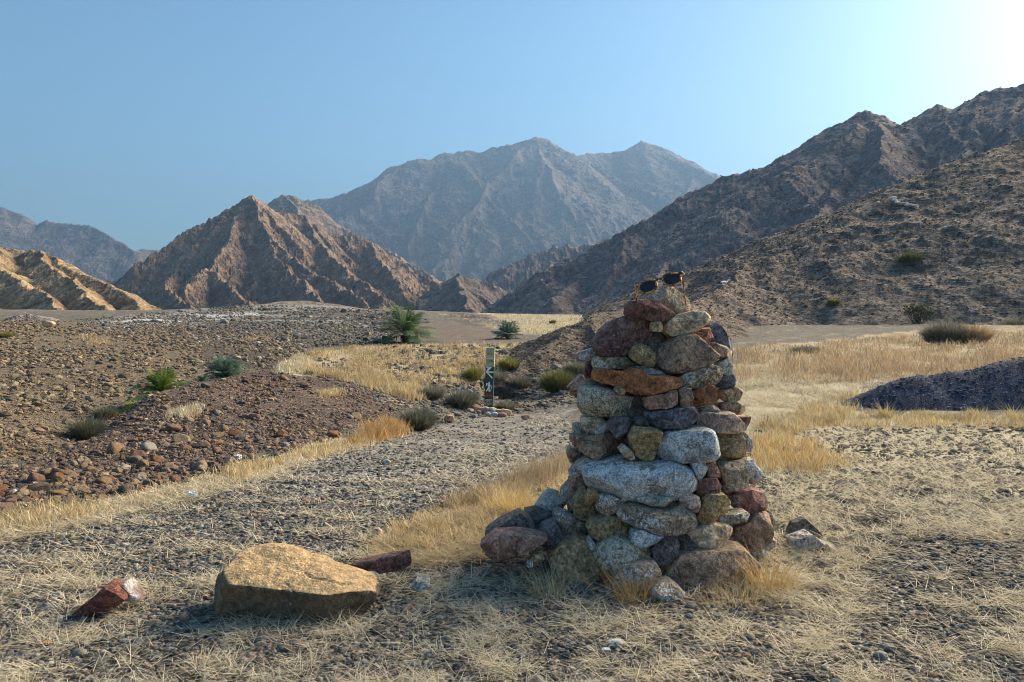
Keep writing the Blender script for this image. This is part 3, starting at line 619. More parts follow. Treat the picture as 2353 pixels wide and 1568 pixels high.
CAIRN = [
 (ZA, [(960,350),(1000,300),(1090,240),(1180,190),(1240,165),(1290,185),(1380,240),(1480,310),(1560,400),(1560,500),(1520,530),(1420,550),(1380,600),(1250,540),(1100,430),(1000,390)], 'beige', "pointed olive brown topmost stone wearing the sunglasses", dict(p=3.4, facets=12, faceamp=.14, dY=.03)),
 (ZA, [(790,560),(800,470),(850,400),(970,380),(1100,390),(1200,440),(1330,520),(1390,570),(1290,640),(1180,660),(1060,650),(930,610),(820,590)], 'dark_red', "dark blood red stone wedged under the left of the topmost stone", {}),
 (ZA, [(390,1010),(380,930),(480,760),(600,650),(720,600),(850,600),(980,650),(1090,690),(1180,770),(1270,850),(1200,920),(1060,910),(930,960),(800,1030),(680,1085),(560,1075),(430,1060)], 'maroon', "big maroon boulder on the upper left, third stone below the sunglasses", dict(facets=9)),
 (ZA, [(1085,740),(1100,660),(1210,660),(1235,720),(1215,785),(1110,780)], 'ochre', "tiny cube shaped stone left of the smooth tan pillow stone", {}),
 (ZA, [(1240,700),(1290,630),(1400,570),(1600,530),(1750,530),(1830,590),(1820,650),(1720,740),(1600,800),(1440,845),(1320,850),(1250,790)], 'tan', "smooth tan pillow shaped stone near the top right", dict(p=2.3, facets=2, rough=.02, faceamp=.08)),
 (ZA, [(1740,700),(1850,650),(1930,690),(2020,790),(2090,910),(2140,1020),(2130,1100),(1960,960),(1850,920),(1780,820)], 'navy', "blue black slanting slab at the upper right edge", dict(dY=.03)),
 (ZA, [(1650,800),(1760,745),(1840,735),(1880,860),(1810,930),(1720,890)], 'brick', "red brown block between the tan pillow stone and the blue slab", dict(dY=.01)),
 (ZA, [(1790,930),(1900,925),(2030,970),(2120,1030),(2140,1080),(2060,1120),(1950,1130),(1870,1090),(1810,1020)], 'beige', "thin beige leaf shaped stone under the blue slab at right", dict(p=2.4, facets=2, rough=.02)),
 (ZA, [(1150,1040),(1230,960),(1380,870),(1500,825),(1640,835),(1740,910),(1820,990),(1930,1080),(1870,1160),(1730,1230),(1550,1280),(1430,1310),(1290,1300),(1190,1240),(1140,1150)], 'brown', "big rounded brown boulder right of centre below the tan pillow stone", dict(p=2.7, facets=6)),
 (ZA, [(830,1060),(880,980),(960,945),(1060,980),(1120,1060),(1135,1170),(1100,1220),(1020,1220),(900,1170),(840,1120)], 'olive', "small olive block in the hollow between maroon and brown boulders", dict(facets=9)),
 (ZA, [(360,1170),(380,1110),(560,1105),(750,1110),(870,1180),(850,1220),(700,1250),(520,1255),(400,1270),(365,1220)], 'lichen', "flat lichen spotted slab under the big maroon boulder", {}),
 (ZA, [(150,1060),(280,1020),(380,980),(430,1060),(420,1100),(330,1140),(220,1150),(150,1090)], 'grey', "splintered grey stone sticking out at the upper left edge", dict(rough=.12, dY=.04)),
 (ZA, [(240,1290),(280,1190),(340,1150),(380,1250),(400,1310),(370,1420),(290,1400),(245,1340)], 'dark_red', "dark maroon stone at the left edge beside the rust orange long stone", dict(dY=.02)),
 (ZA, [(380,1350),(420,1265),(500,1255),(640,1290),(740,1290),(830,1240),(930,1260),(1020,1330),(1180,1330),(1400,1360),(1450,1390),(1400,1470),(1250,1520),(1050,1568),(850,1550),(700,1500),(560,1440),(420,1430)], 'rust', "long rust orange stone lying across the upper left", dict(facets=5)),
 (ZA, [(860,1230),(1000,1225),(1150,1265),(1300,1325),(1200,1345),(1020,1330),(930,1270)], 'grey', "thin grey slab lying on top of the long rust orange stone", dict(dY=.05)),
 (ZA, [(1430,1370),(1500,1310),(1700,1230),(1880,1215),(1990,1280),(1960,1380),(1910,1450),(1760,1470),(1580,1500),(1440,1460)], 'lichen', "olive block with cream lichen right of the long rust orange stone", {}),
 (ZA, [(1930,1180),(2050,1130),(2110,1210),(2120,1320),(2060,1360),(1990,1290),(1920,1240)], 'grey', "grey flecked stone at the right edge below the beige leaf stone", {}),
 (ZA, [(1940,1430),(1990,1350),(2120,1330),(2160,1400),(2130,1480),(2000,1505),(1940,1490)], 'navy', "blackish blue stone at the right edge beside the cream lichen block", {}),
 (ZA, [(20,1500),(100,1430),(200,1340),(320,1430),(340,1480),(220,1500),(100,1540)], 'pink', "pinkish grey wedge jutting out at the left edge", dict(dY=.03)),
 (ZB, [(60,380),(150,370),(200,400),(190,440),(110,430)], 'rust', "small orange stone tucked under the pinkish wedge", dict(dY=.05)),
 (ZB, [(165,560),(180,360),(240,320),(400,320),(560,350),(680,400),(780,430),(870,470),(920,560),(935,660),(760,660),(500,655),(260,665),(200,640)], 'lichen', "big lichen blotched block on the left with a white vertical vein", dict(p=4)),
 (ZB, [(590,340),(650,315),(715,360),(710,405),(660,410),(600,375)], 'ochre', "tiny ochre stone chinked under the long rust orange stone", dict(dY=-.03)),
 (ZB, [(950,450),(1010,425),(1180,400),(1250,350),(1315,360),(1320,510),(1240,555),(1020,585),(955,550)], 'brick', "red brown brick like stone above the navy stone", dict(p=4)),
 (ZB, [(1350,350),(1420,330),(1490,340),(1510,430),(1510,520),(1450,555),(1360,540)], 'brown', "narrow upright brown stone right of the brick like stone", dict(p=4)),
 (ZB, [(1510,380),(1570,330),(1720,295),(1780,350),(1815,450),(1800,500),(1620,520),(1520,500)], 'rust', "rounded orange brown block under the cream lichen block", {}),
 (ZB, [(1830,420),(1870,350),(2010,310),(2090,350),(2110,390),(2070,460),(2000,500),(1940,505),(1870,460)], 'splinter', "pale splintered stone on the right edge below the blackish blue stone", dict(rough=.1)),
 (ZB, [(960,620),(1060,600),(1300,560),(1540,555),(1565,640),(1520,740),(1420,800),(1250,810),(1080,810),(1030,760),(970,690)], 'navy', "navy blue rounded stone in the middle of the pile", dict(p=2.8)),
 (ZB, [(1590,575),(1780,540),(1850,600),(1800,620),(1650,610)], 'green', "small grey green chip above the dark and pink stone on the right", dict(dY=.02)),
 (ZB, [(1540,640),(1600,600),(1810,620),(1960,620),(2100,750),(2130,820),(2050,835),(1850,850),(1700,830),(1560,780)], 'pink', "large pinkish brown wedge on the right beside the navy stone", dict(facets=10)),
 (ZB, [(1860,520),(1940,505),(2020,560),(2030,640),(1980,650),(1860,600)], 'brown', "small brown stone on the right under the pale splintered stone", {}),
 (ZB, [(1980,520),(2060,505),(2130,540),(2160,600),(2110,640),(2030,650),(1990,590)], 'lichen', "small round lichen spotted stone at the right edge", dict(p=2.2)),
 (ZB, [(2030,680),(2200,665),(2190,720),(2150,800),(2090,760)], 'brick', "red pointed corner sticking out at the right edge", dict(dY=.02)),
 (ZB, [(190,680),(420,665),(470,710),(380,800),(300,890),(240,840),(200,780)], 'splinter', "tan three cornered stone at the left under the big lichen block", {}),
 (ZB, [(330,850),(480,740),(540,820),(540,880),(400,880)], 'grey', "pale grey stone between the tan three cornered and violet stones", dict(dY=.03)),
 (ZB, [(500,760),(590,690),(730,680),(800,720),(720,840),(620,940),(560,860)], 'violet', "dark violet stone with a thin pale scratch on the left", {}),
 (ZB, [(840,700),(920,680),(980,730),(990,780),(930,795),(840,770)], 'black', "small dark speckled stone left of the navy stone", {}),
 (ZB, [(750,900),(820,790),(980,800),(1150,850),(1110,960),(1070,1100),(1030,1200),(930,1190),(830,1120),(780,1020)], 'olive', "olive shield shaped stone left of the white crusted block", dict(p=3.6, facets=4)),
 (ZB, [(1110,950),(1210,850),(1400,820),(1640,800),(1730,830),(1780,960),(1800,1100),(1720,1180),(1350,1190),(1200,1180),(1100,1100)], 'white', "squarish white crusted block below the navy stone", dict(p=3.8, facets=4)),
 (ZB, [(1800,880),(1950,870),(2100,860),(2120,1000),(2150,1140),(1820,1185),(1800,1050)], 'olive', "dark olive square block right of the white crusted block", dict(p=5)),
 (ZB, [(2110,850),(2190,920),(2215,1010),(2190,1100),(2160,1080),(2130,950)], 'white', "white rounded stone on the right edge beside the olive square block", dict(dY=.02)),
 (ZB, [(85,970),(90,900),(230,920),(420,870),(560,880),(640,1000),(640,1080),(580,1170),(430,1200),(260,1110),(140,1050)], 'brown', "ragged red brown rock on the left above the long white stone", dict(facets=12, rough=.1)),
 (ZB, [(90,770),(180,750),(240,870),(210,930),(100,930)], 'lichen', "ragged lichen stone at the left edge above the red brown rock", dict(dY=.03, rough=.1)),
 (ZB, [(640,1060),(700,1010),(790,1080),(820,1160),(770,1185),(680,1120)], 'beige', "small beige stone under the olive shield shaped stone", dict(dY=-.02)),
 (ZB, [(35,1130),(100,1080),(180,1100),(180,1190),(110,1230),(50,1200)], 'brick', "small round brown stone at the left edge below the ragged rock", dict(p=2.4, dY=.02)),
 (ZB, [(130,1080),(250,1110),(260,1160),(180,1210)], 'black', "dark sliver behind the small round brown stone", dict(dY=.05)),
 (ZB, [(50,1340),(130,1240),(250,1155),(380,1190),(360,1230),(200,1330),(80,1410)], 'grey', "grey oblong stone slanting at the left end of the long white stone", {}),
 (ZB, [(40,1410),(200,1330),(240,1400),(270,1510),(120,1520),(50,1480)], 'brown', "dark brown stone under the grey oblong stone on the left", dict(dY=.03)),
 (ZB, [(240,1270),(340,1230),(560,1180),(680,1160),(950,1200),(1180,1190),(1370,1240),(1480,1300),(1515,1400),(1480,1510),(1300,1600),(900,1640),(600,1600),(400,1540),(280,1480),(250,1400)], 'white', "longest white crusted stone lying across the middle of the cairn", dict(p=3.2, facets=4)),
 (ZB, [(1500,1220),(1640,1200),(1690,1260),(1660,1360),(1590,1420),(1540,1350)], 'halfwhite', "small brown stone with white flecks right of the longest white stone", {}),
 (ZB, [(1690,1210),(1780,1190),(1840,1380),(1700,1395),(1680,1330)], 'brick', "small upright red brown stone left of the grey square block", {}),
 (ZB, [(1810,1220),(2110,1200),(2160,1340),(2180,1500),(1880,1550),(1850,1400)], 'halfwhite', "grey square block with pale crust on the right side", dict(p=5)),
 (ZB, [(2120,1180),(2230,1190),(2310,1310),(2290,1420),(2230,1480),(2170,1450),(2150,1300)], 'white', "bluish white stone at the right edge beside the grey square block", dict(dY=.02)),
 (ZB, [(1570,1480),(1600,1410),(1790,1400),(1850,1500),(1830,1570),(1700,1610),(1560,1590)], 'dark_red', "dark maroon cobble below the small brown stone with white flecks", {}),
 (ZCc, [(175,260),(200,130),(270,80),(330,85),(255,180),(245,250),(210,320)], 'lichen', "curved lichen rimmed stone at the lower left edge", dict(dY=.03)),
 (ZCc, [(240,230),(290,110),(340,90),(400,130),(340,200),(310,360),(265,330)], 'maroon', "brown stone with a white edge at the lower left", dict(dY=.01)),
 (ZCc, [(310,260),(380,150),(440,130),(480,250),(540,300),(525,400),(420,420),(330,390)], 'olive', "rough olive brown stone on the lower left above the olive cobble", dict(rough=.1)),
 (ZCc, [(425,200),(460,120),(530,130),(570,170),(530,230),(490,270),(440,250)], 'ochre', "small ochre egg shaped stone under the left end of the longest white stone", dict(p=2.2, facets=1, dY=-.02)),
 (ZCc, [(530,220),(560,180),(650,165),(820,230),(770,300),(700,350),(620,375),(560,350),(530,290)], 'halfwhite', "banded white and grey stone under the longest white stone", {}),
 (ZCc, [(905,200),(1000,190),(1250,205),(1250,240),(1180,290),(1050,285),(920,240)], 'green', "flat grey green stone under the middle of the longest white stone", dict(p=2.4, facets=2, rough=.02)),
 (ZCc, [(1260,190),(1350,180),(1340,240),(1250,245)], 'navy', "small dark chip right of the flat grey green stone", dict(dY=.05)),
 (ZCc, [(1325,220),(1400,165),(1510,210),(1520,260),(1490,350),(1400,320),(1330,270)], 'pink', "small pinkish cube below the right end of the longest white stone", dict(p=4)),
 (ZCc, [(735,340),(780,280),(870,245),(1000,270),(1200,300),(1300,260),(1440,340),(1465,420),(1440,480),(1280,540),(1070,540),(980,500),(850,440),(750,400)], 'halfwhite', "long brown stone splashed with white lichen in the lower middle", dict(p=2.8, facets=3)),
 (ZCc, [(1470,400),(1530,200),(1590,165),(1740,180),(1800,260),(1740,330),(1650,410),(1560,460),(1480,450)], 'olive', "dark olive angular stone below the maroon cobble", dict(facets=10)),
 (ZCc, [(1770,190),(1850,150),(1990,120),(2090,160),(2140,220),(2110,300),(1980,340),(1880,330),(1800,260)], 'redwhite', "red stone with white mottling at the lower right", {}),
 (ZCc, [(1670,410),(1760,370),(1940,340),(1990,370),(1950,430),(1840,450),(1720,450)], 'halfwhite', "thin pale slab under the red and white stone", dict(dY=-.02)),
 (ZCc, [(1840,480),(1960,420),(2050,340),(2150,360),(2190,430),(2160,600),(2060,670),(1900,690),(1800,650),(1800,560)], 'brown', "large reddish brown boulder at the lower right corner", dict(facets=9)),
 (ZCc, [(2080,310),(2160,320),(2230,400),(2270,500),(2240,530),(2180,490),(2190,420),(2120,350)], 'lichen', "lichen spotted stone leaning at the lower right edge", dict(dY=.04)),
 (ZCc, [(110,360),(190,350),(320,390),(420,440),(450,520),(430,600),(340,610),(200,560),(160,510),(130,430)], 'halfwhite', "brown stone with a bluish white left end at the lower left", {}),
 (ZCc, [(440,480),(490,410),(620,380),(740,380),(870,480),(880,530),(800,590),(670,600),(560,630),(480,570)], 'olive', "smooth dark olive cobble left of the long white splashed stone", dict(p=2.3, facets=2)),
 (ZCc, [(860,620),(880,540),(960,510),(1060,550),(1160,560),(1090,620),(990,660),(870,690)], 'white', "pale grey white stone below the long white splashed stone", {}),
 (ZCc, [(1280,580),(1420,490),(1600,450),(1760,455),(1815,500),(1760,600),(1690,690),(1560,690),(1400,640)], 'tan', "tan lens shaped stone with a pale crusted lower side at the lower right", dict(p=2.5)),
 (ZCc, [(1040,690),(1090,610),(1200,550),(1270,560),(1310,640),(1280,720),(1200,800),(1100,870),(1070,760)], 'violet', "dark violet stone with pink flecks in the lower middle", dict(dY=.02, facets=9)),
 (ZCc, [(90,770),(180,670),(330,610),(440,630),(500,720),(560,830),(640,990),(450,1030),(230,1030),(130,930)], 'ochre', "big ochre boulder at the bottom left corner with a straight crack", dict(facets=9, dY=-.05)),
 (ZCc, [(440,620),(470,585),(550,690),(530,720),(470,690)], 'grey', "small grey chip above the big ochre boulder", dict(dY=-.01)),
 (ZCc, [(540,700),(620,620),(740,600),(860,640),(960,680),(1040,680),(1030,770),(900,810),(740,840),(660,900),(600,880),(540,780)], 'lichen', "brown bottom row stone dotted with cream lichen right of the ochre boulder", dict(dY=-.03)),
 (ZCc, [(700,960),(750,850),(880,820),(1080,830),(1130,920),(1080,1040),(960,1100),(760,1100),(700,1030)], 'halfwhite', "bottom stone behind the brown grass tuft with a white upper rim", dict(dY=-.04)),
 (ZCc, [(1160,940),(1200,840),(1320,720),(1480,690),(1800,680),(1910,700),(2040,850),(2030,960),(1900,1040),(1700,1110),(1450,1120),(1300,1060),(1180,990)], 'brown', "widest brown foundation boulder with white streaks at the bottom right", dict(p=6, facets=9, dY=-.05)),
 (ZCc, [(1930,700),(2100,690),(2180,740),(2150,850),(2060,870),(1950,780)], 'grey', "grey stone behind the dry grass at the bottom right corner", dict(dY=.05)),
 (ZCc, [(2070,690),(2170,590),(2270,630),(2290,690),(2190,740)], 'brown', "brown stone low on the right edge above the grass", dict(dY=.08)),
 (ZCc, [(1060,1060),(1130,1020),(1240,1020),(1320,1080),(1390,1150),(1270,1200),(1100,1190),(1050,1130)], 'halfwhite', "low white topped stone lying in front of the foundation boulders", dict(Y=2.12)),
 (ZCc, [(508,760),(525,735),(548,745),(548,780),(525,792)], 'white', "tiny white pebble lodged beside the ochre boulder", dict(dY=-.03, p=2.2)),
 (ZCc, [(1720,640),(1800,560),(1890,640),(1900,690),(1780,670)], 'violet', "small grey violet stone left of the reddish brown corner boulder", dict(dY=.03)),
 (ZCc, [(500,740),(560,760),(680,940),(700,1010),(640,1020),(560,860)], 'black', "dark stone in the gap between ochre boulder and bottom row", dict(dY=.06)),
]
for z, pts, mat, label, kw in CAIRN: stone(to_px(z, pts), mat, label, **kw)
# rubble core inside the pile, coloured dark to give the shade of the gaps
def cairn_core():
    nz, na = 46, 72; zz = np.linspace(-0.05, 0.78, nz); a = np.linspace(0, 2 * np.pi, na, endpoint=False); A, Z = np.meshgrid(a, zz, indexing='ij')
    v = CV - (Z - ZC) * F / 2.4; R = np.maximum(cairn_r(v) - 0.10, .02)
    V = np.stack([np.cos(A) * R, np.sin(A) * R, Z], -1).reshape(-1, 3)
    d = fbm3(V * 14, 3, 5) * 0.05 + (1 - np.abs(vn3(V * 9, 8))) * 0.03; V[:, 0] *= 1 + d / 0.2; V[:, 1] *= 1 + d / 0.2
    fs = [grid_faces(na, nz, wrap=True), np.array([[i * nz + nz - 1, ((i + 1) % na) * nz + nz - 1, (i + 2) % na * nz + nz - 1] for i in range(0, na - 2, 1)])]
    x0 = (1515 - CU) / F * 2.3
    tag(mesh_np("rubble_fill", V, fs, MR['core'], loc=(x0, CA_Y, 0)), "rubble core filling the cairn, coloured dark as the shade in its gaps", "rubble", kind="stuff")
cairn_core()
# stones round the back of the pile
rb = random.Random(5)
for k in range(46):
    v = rb.uniform(760, 1290); an = rb.uniform(-0.15, math.pi + 0.15); R = float(cairn_r(v)); s = rb.uniform(28, 58) * (0.7 + 0.3 * (v - 700) / 600)
    Y = CA_Y + math.sin(an) * R * 0.92 - 0.01; X = (1515 - CU) / F * 2.4 + math.cos(an) * R * 0.86; cu = CU + X * F / Y; cv = CV + (v - CV) * 2.35 / Y
    pts = [(cu + s * math.cos(t) * rb.uniform(0.85, 1.25), cv + s * 0.62 * math.sin(t) * rb.uniform(0.8, 1.15)) for t in np.linspace(0, 2 * math.pi, 11, endpoint=False)]
    stone(pts, rb.choice(['brown', 'olive', 'grey', 'maroon', 'halfwhite', 'lichen', 'brick']), "mixed brown and grey stone on the back of the cairn", depth=rb.uniform(0.05, 0.08), Y=Y, group="stones on the back of the cairn", sub=3)
# ------------------------------------------------------------------ stones that have slid off the pile and rocks on the ground
G2 = "loose rocks around the cairn"
LOOSE = [
 (ZD, [(390,575),(440,500),(480,460),(540,475),(560,560),(520,600),(430,610)], 'grey', "grey veined rock leaning on the lower left of the cairn", dict(Y=2.52, depth=.07)),
 (ZD, [(330,580),(400,570),(500,590),(530,640),(520,720),(450,720),(390,650)], 'black', "black rock with white lichen left of the cairn", dict(Y=2.44, depth=.06)),
 (ZD, [(400,720),(440,670),(520,640),(570,730),(580,790),(500,800),(430,770)], 'violet', "dark violet rock at the left foot of the cairn", dict(Y=2.34, depth=.06)),
 (ZD, [(95,700),(180,640),(300,585),(370,640),(405,710),(330,725),(200,725),(110,750)], 'black', "dark block with a splintered brown end lying on a red slab", dict(Y=2.36, depth=.085, p=4.5, facets=10)),
 (ZD, [(68,775),(150,712),(270,705),(380,715),(462,745),(360,800),(260,835),(150,872),(100,825)], 'brick', "tilted red brown slab left of the cairn with dark shade under it", dict(Y=2.24, depth=.06, facets=5, p=8)),
 (ZD, [(360,880),(380,840),(440,838),(452,880),(400,905)], 'ochre', "small orange stone in the shade of the red slab", dict(Y=2.22, depth=.03)),
 (ZD, [(340,900),(350,885),(380,890),(382,915),(350,920)], 'white', "tiny white stone below the small orange stone", dict(Y=2.16, depth=.015, sub=3)),
 (ZE, [(488,345),(520,260),(610,225),(690,300),(740,370),(715,400),(600,400),(500,390)], 'black', "charred dark hollow rock right of the cairn", dict(Y=2.62, depth=.05, facets=9)),
 (ZE, [(490,385),(640,335),(720,400),(860,450),(850,520),(780,550),(650,545),(510,465)], 'grey', "pale grey rough rock right of the cairn", dict(Y=2.50, depth=.055, facets=10, rough=.1)),
 (ZE, [(480,705),(620,690),(700,740),(730,805),(640,835),(560,775)], 'grey', "low dark grey stone in the grass at the right foot of the cairn", dict(Y=2.20, depth=.05, facets=6)),
 (ZE, [(460,555),(550,495),(565,512),(490,570)], 'green', "narrow flat grey stone beside the pale rough rock", dict(Y=2.38, depth=.03)),
 (ZE, [(415,645),(450,608),(512,632),(500,660),(430,665)], 'black', "small black stone behind the grass at the right foot", dict(Y=2.32, depth=.025)),
 (ZF, [(70,705),(120,660),(210,590),(290,515),(350,560),(385,605),(330,650),(220,700),(120,715)], 'redwhite', None, None),
 (ZF, [(1655,430),(1740,395),(1900,360),(1990,345),(2002,420),(1950,440),(1830,460),(1720,468)], 'dark_red', "long dark red rock lying behind the big tan boulder", dict(Y=2.18, depth=.03, p=4.5, facets=7)),
 (ZF, [(2010,540),(2040,505),(2100,512),(2110,540),(2060,558),(2030,556)], 'green', "small grey stone on gravel right of the long dark red rock", dict(Y=2.06, depth=.035)),
 (ZF, [(1512,302),(1530,265),(1562,268),(1555,302)], 'black', "little dark angular stone on the track behind the tan boulder", dict(Y=2.72, depth=.03)),
 (ZF, [(670,740),(690,705),(720,715),(728,742)], 'brown', "small brown stone left in front of the tan boulder", dict(Y=1.93, depth=.02, sub=3)),
 (ZF, [(1735,480),(1770,472),(1820,490),(1815,515),(1745,512)], 'beige', "flat beige stone at the right end of the tan boulder", dict(Y=2.1, depth=.03, sub=3)),
]
for z, pts, mat, label, kw in LOOSE:
    if label: stone(to_px(z, pts), mat, label, name="rock", cat="rock", group=G2, **kw)
def red_rock():
    """triangular red rock; its broken right end is pale"""
    root = empty("rock", px(250, 1398, 1.97)); P = to_px(ZF, [(62,712),(120,655),(210,588),(290,512),(350,555),(390,605),(330,652),(220,702),(120,722)])
    for pts, mat, nm, Y, dp, sd in ((P, rock_mat("red ochre stone", (0.20, 0.075, 0.055), (0.15, 0.07, 0.058), (0.36, 0.24, 0.19), 0.3, 9), "body", 1.97, .05, 301),
                             (to_px(ZF, [(290,512),(330,522),(385,508),(430,568),(484,622),(430,616),(380,618),(330,570)]), rock_mat("broken pale stone", (0.52, 0.5, 0.5), (0.6, 0.56, 0.53), (0.36, 0.22, 0.19), 0.62, 14), "broken_end", 2.0, .035, 302)):
        Q = np.array(pts); c, th, rad = polar_outline(np.stack([Q[:, 0], -Q[:, 1]], 1)); V, Fc = stone_verts(th, rad / F * Y, dp, sd, 4, 4.2, 5, .04)
        o = mesh_np(nm, V, [Fc], mat, parent=root, sharp=24); o.location = Vector(px(c[0], -c[1], Y)) - root.location
    tag(root, "triangular red rock with a white broken end at the left foreground", "rock", G2)
red_rock()
def boulder():
    """big tan boulder: a flat sloping top painted as lit, over a rounded face painted as shaded"""
    P = np.array(to_px(ZF, [(878,540),(890,470),(950,415),(990,350),(1080,325),(1180,313),(1280,340),(1480,405),(1640,485),(1780,545),(1818,600),(1800,650),(1720,690),(1560,700),(1350,700),(1180,700),(1100,708),(960,690),(895,620)]))
    Y = 1.99; c, th, rad = polar_outline(np.stack([P[:, 0], -P[:, 1]], 1), 160); D, Fc = ico(6); rad = rad / F * Y; dep = 0.125; p = 4.0
    s = np.hypot(D[:, 0], D[:, 2]); k = 1 / (s ** p + np.abs(D[:, 1]) ** p) ** (1 / p); an = np.arctan2(D[:, 2], D[:, 0]); R = np.interp(an, np.append(th, np.pi), np.append(rad, rad[0]))
    V = np.stack([np.cos(an) * R * s * k, D[:, 1] * k * dep, np.sin(an) * R * s * k], 1)
    for n, l in (((0.10, -0.40, 0.91), 0.066), ((-0.05, -0.93, -0.34), 0.085), ((-0.75, -0.6, 0.15), 0.16), ((0.25, -0.85, -0.35), 0.125), ((0.6, -0.6, -0.35), 0.165)):
        n = np.array(n); n /= np.linalg.norm(n); ex = np.clip(V @ n - l, 0, None); V = V - ex[:, None] * n * 0.88
    q = V * 11; nn = V / np.linalg.norm(V, axis=1)[:, None]
    d = 0.017 * fbm3(q, 3, 3) + 0.0045 * fbm3(q * 4, 4, 7, .6) - 0.012 * smooth(0.93, 1.0, 1 - np.abs(vn3(V * (9, 9, 16), 21))) * smooth(-0.05, 0.15, V[:, 0])
    V = V + nn * d[:, None]; V[:, 2] = np.where(V[:, 2] > 0, V[:, 2] * .86, V[:, 2])
    t = NT("tan boulder stone"); co = t.coords(); n1 = t.noise(co, 6, 5, .6, .5); n2 = t.noise(co, 45, 5, .65); n3 = t.noise(co, 170, 3, .6)
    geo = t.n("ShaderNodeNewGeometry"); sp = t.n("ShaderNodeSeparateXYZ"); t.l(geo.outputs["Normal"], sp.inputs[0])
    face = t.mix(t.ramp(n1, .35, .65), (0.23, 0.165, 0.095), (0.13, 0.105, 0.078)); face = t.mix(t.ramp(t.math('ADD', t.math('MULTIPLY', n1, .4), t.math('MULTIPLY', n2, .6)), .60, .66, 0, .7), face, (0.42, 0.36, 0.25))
    c1 = t.mix(t.ramp(t.math('ADD', sp.outputs[2], t.math('MULTIPLY', n2, .3)), .48, .72), face, t.mix(n1, (0.49, 0.315, 0.155), (0.57, 0.41, 0.225)))      # light from above put into the colour: bright top, shaded sides
    c1 = t.mix(1.0, c1, t.gray(t.ramp(n2, .25, .75, .6, 1.4)), 'MULTIPLY'); c1 = t.mix(1.0, c1, t.gray(t.ramp(n3, .25, .75, .65, 1.35)), 'MULTIPLY')
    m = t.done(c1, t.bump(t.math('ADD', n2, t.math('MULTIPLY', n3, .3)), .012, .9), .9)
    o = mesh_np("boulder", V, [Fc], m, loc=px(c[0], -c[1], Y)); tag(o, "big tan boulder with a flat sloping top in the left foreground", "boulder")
boulder()

# ------------------------------------------------------------------ sunglasses on the topmost stone
def sunglasses():
    M_SH = NT("tortoiseshell plastic"); co = M_SH.coords(); n = M_SH.noise(co, 90, 2, .5, 1.2)
    M_SH = M_SH.done(M_SH.mix(M_SH.ramp(n, .42, .58), (0.09, 0.03, 0.012), (0.75, 0.33, 0.08)), rough=.22); M_SH.node_tree.nodes["Principled BSDF"].inputs["Specular IOR Level"].default_value = .5
    M_LENS = plain("dark lens", (0.012, 0.012, 0.018), .08, .5); M_MET = plain("hinge metal", (0.75, 0.72, 0.65), .3, .5); M_MET.node_tree.nodes["Principled BSDF"].inputs["Metallic"].default_value = .9
    Y = 2.30; c = Vector(px(1516, 649, Y)); root = empty("sunglasses", c); root.rotation_mode = 'QUATERNION'; root.scale = (1.12, 1.12, 1.12)
    root.rotation_quaternion = (Matrix.Rotation(math.radians(-13), 3, 'Y') @ Matrix.Rotation(math.radians(-36), 3, 'X') @ Matrix.Rotation(math.radians(-6), 3, 'Z')).to_quaternion()
    def lens_pts(s, k=1.0, y=0.0, n=40):
        out = []
        for i in range(n):
            t = 2 * math.pi * i / n; x = math.copysign(abs(math.cos(t)) ** .8, math.cos(t)) * .0245 * k; z = math.copysign(abs(math.sin(t)) ** .85, math.sin(t)) * (.0195 if math.sin(t) > 0 else .0225) * k
            x *= 1.0 + .10 * (z / .02); out.append((s * (.0345 + x), y + .0025 * (x / .0245 + .4) ** 2 * 1.6, z))
        return out
    for s in (-1, 1):
        mb = MB(); mb.tube(lens_pts(s), .0031, 8, True); mb.build("rim", M_SH, root, True)
        mb = MB(); a = lens_pts(s, .99, -.0006); b = lens_pts(s, .99, .0012); mb.prism([(p[0], p[2]) for p in a], 0, 1); mb.V = [p for p in a] + [p for p in b]; mb.build("lens", M_LENS, root)
        mb = MB(); mb.tube([(s * .0585, .003, .012), (s * .0665, .004, .0125), (s * .071, .009, .012)], [.0042, .0045, .003], 8); h = mb.build("hinge", M_SH, root, True)
        mb = MB(); mb.tube([(s * .0675, -.001, .0135), (s * .0675, .001, .0135)], .0018, 8); mb.tube([(s * .0708, .007, .010), (s * .0712, .012, .010)], .0022, 8); mb.build("rivet", M_MET, h, True)
        mb = MB(); pts = [(s * (.071 - .004 * t), .009 + .128 * t, .012 - .030 * max(0, t - .72) ** 1.3 * 3) for t in np.linspace(0, 1, 14)]
        mb.tube(pts, [.0022 - .0006 * t + .0016 * max(0, t - .7) for t in np.linspace(0, 1, 14)], 8); mb.build("temple", M_SH, root, True)
        mb = MB(); mb.tube([(s * .0105, .001, -.004), (s * .0085, .006, -.010)], [.002, .0028], 8); mb.build("nose_pad", M_SH, root, True)
    mb = MB(); mb.tube([(x, .001, .0085 + .004 * (1 - (x / .0115) ** 2)) for x in np.linspace(-.0115, .0115, 9)], .0030, 8); mb.build("bridge", M_SH, root, True)
    tag(root, "dark tortoiseshell sunglasses perched on the topmost cairn stone", "sunglasses")
sunglasses()

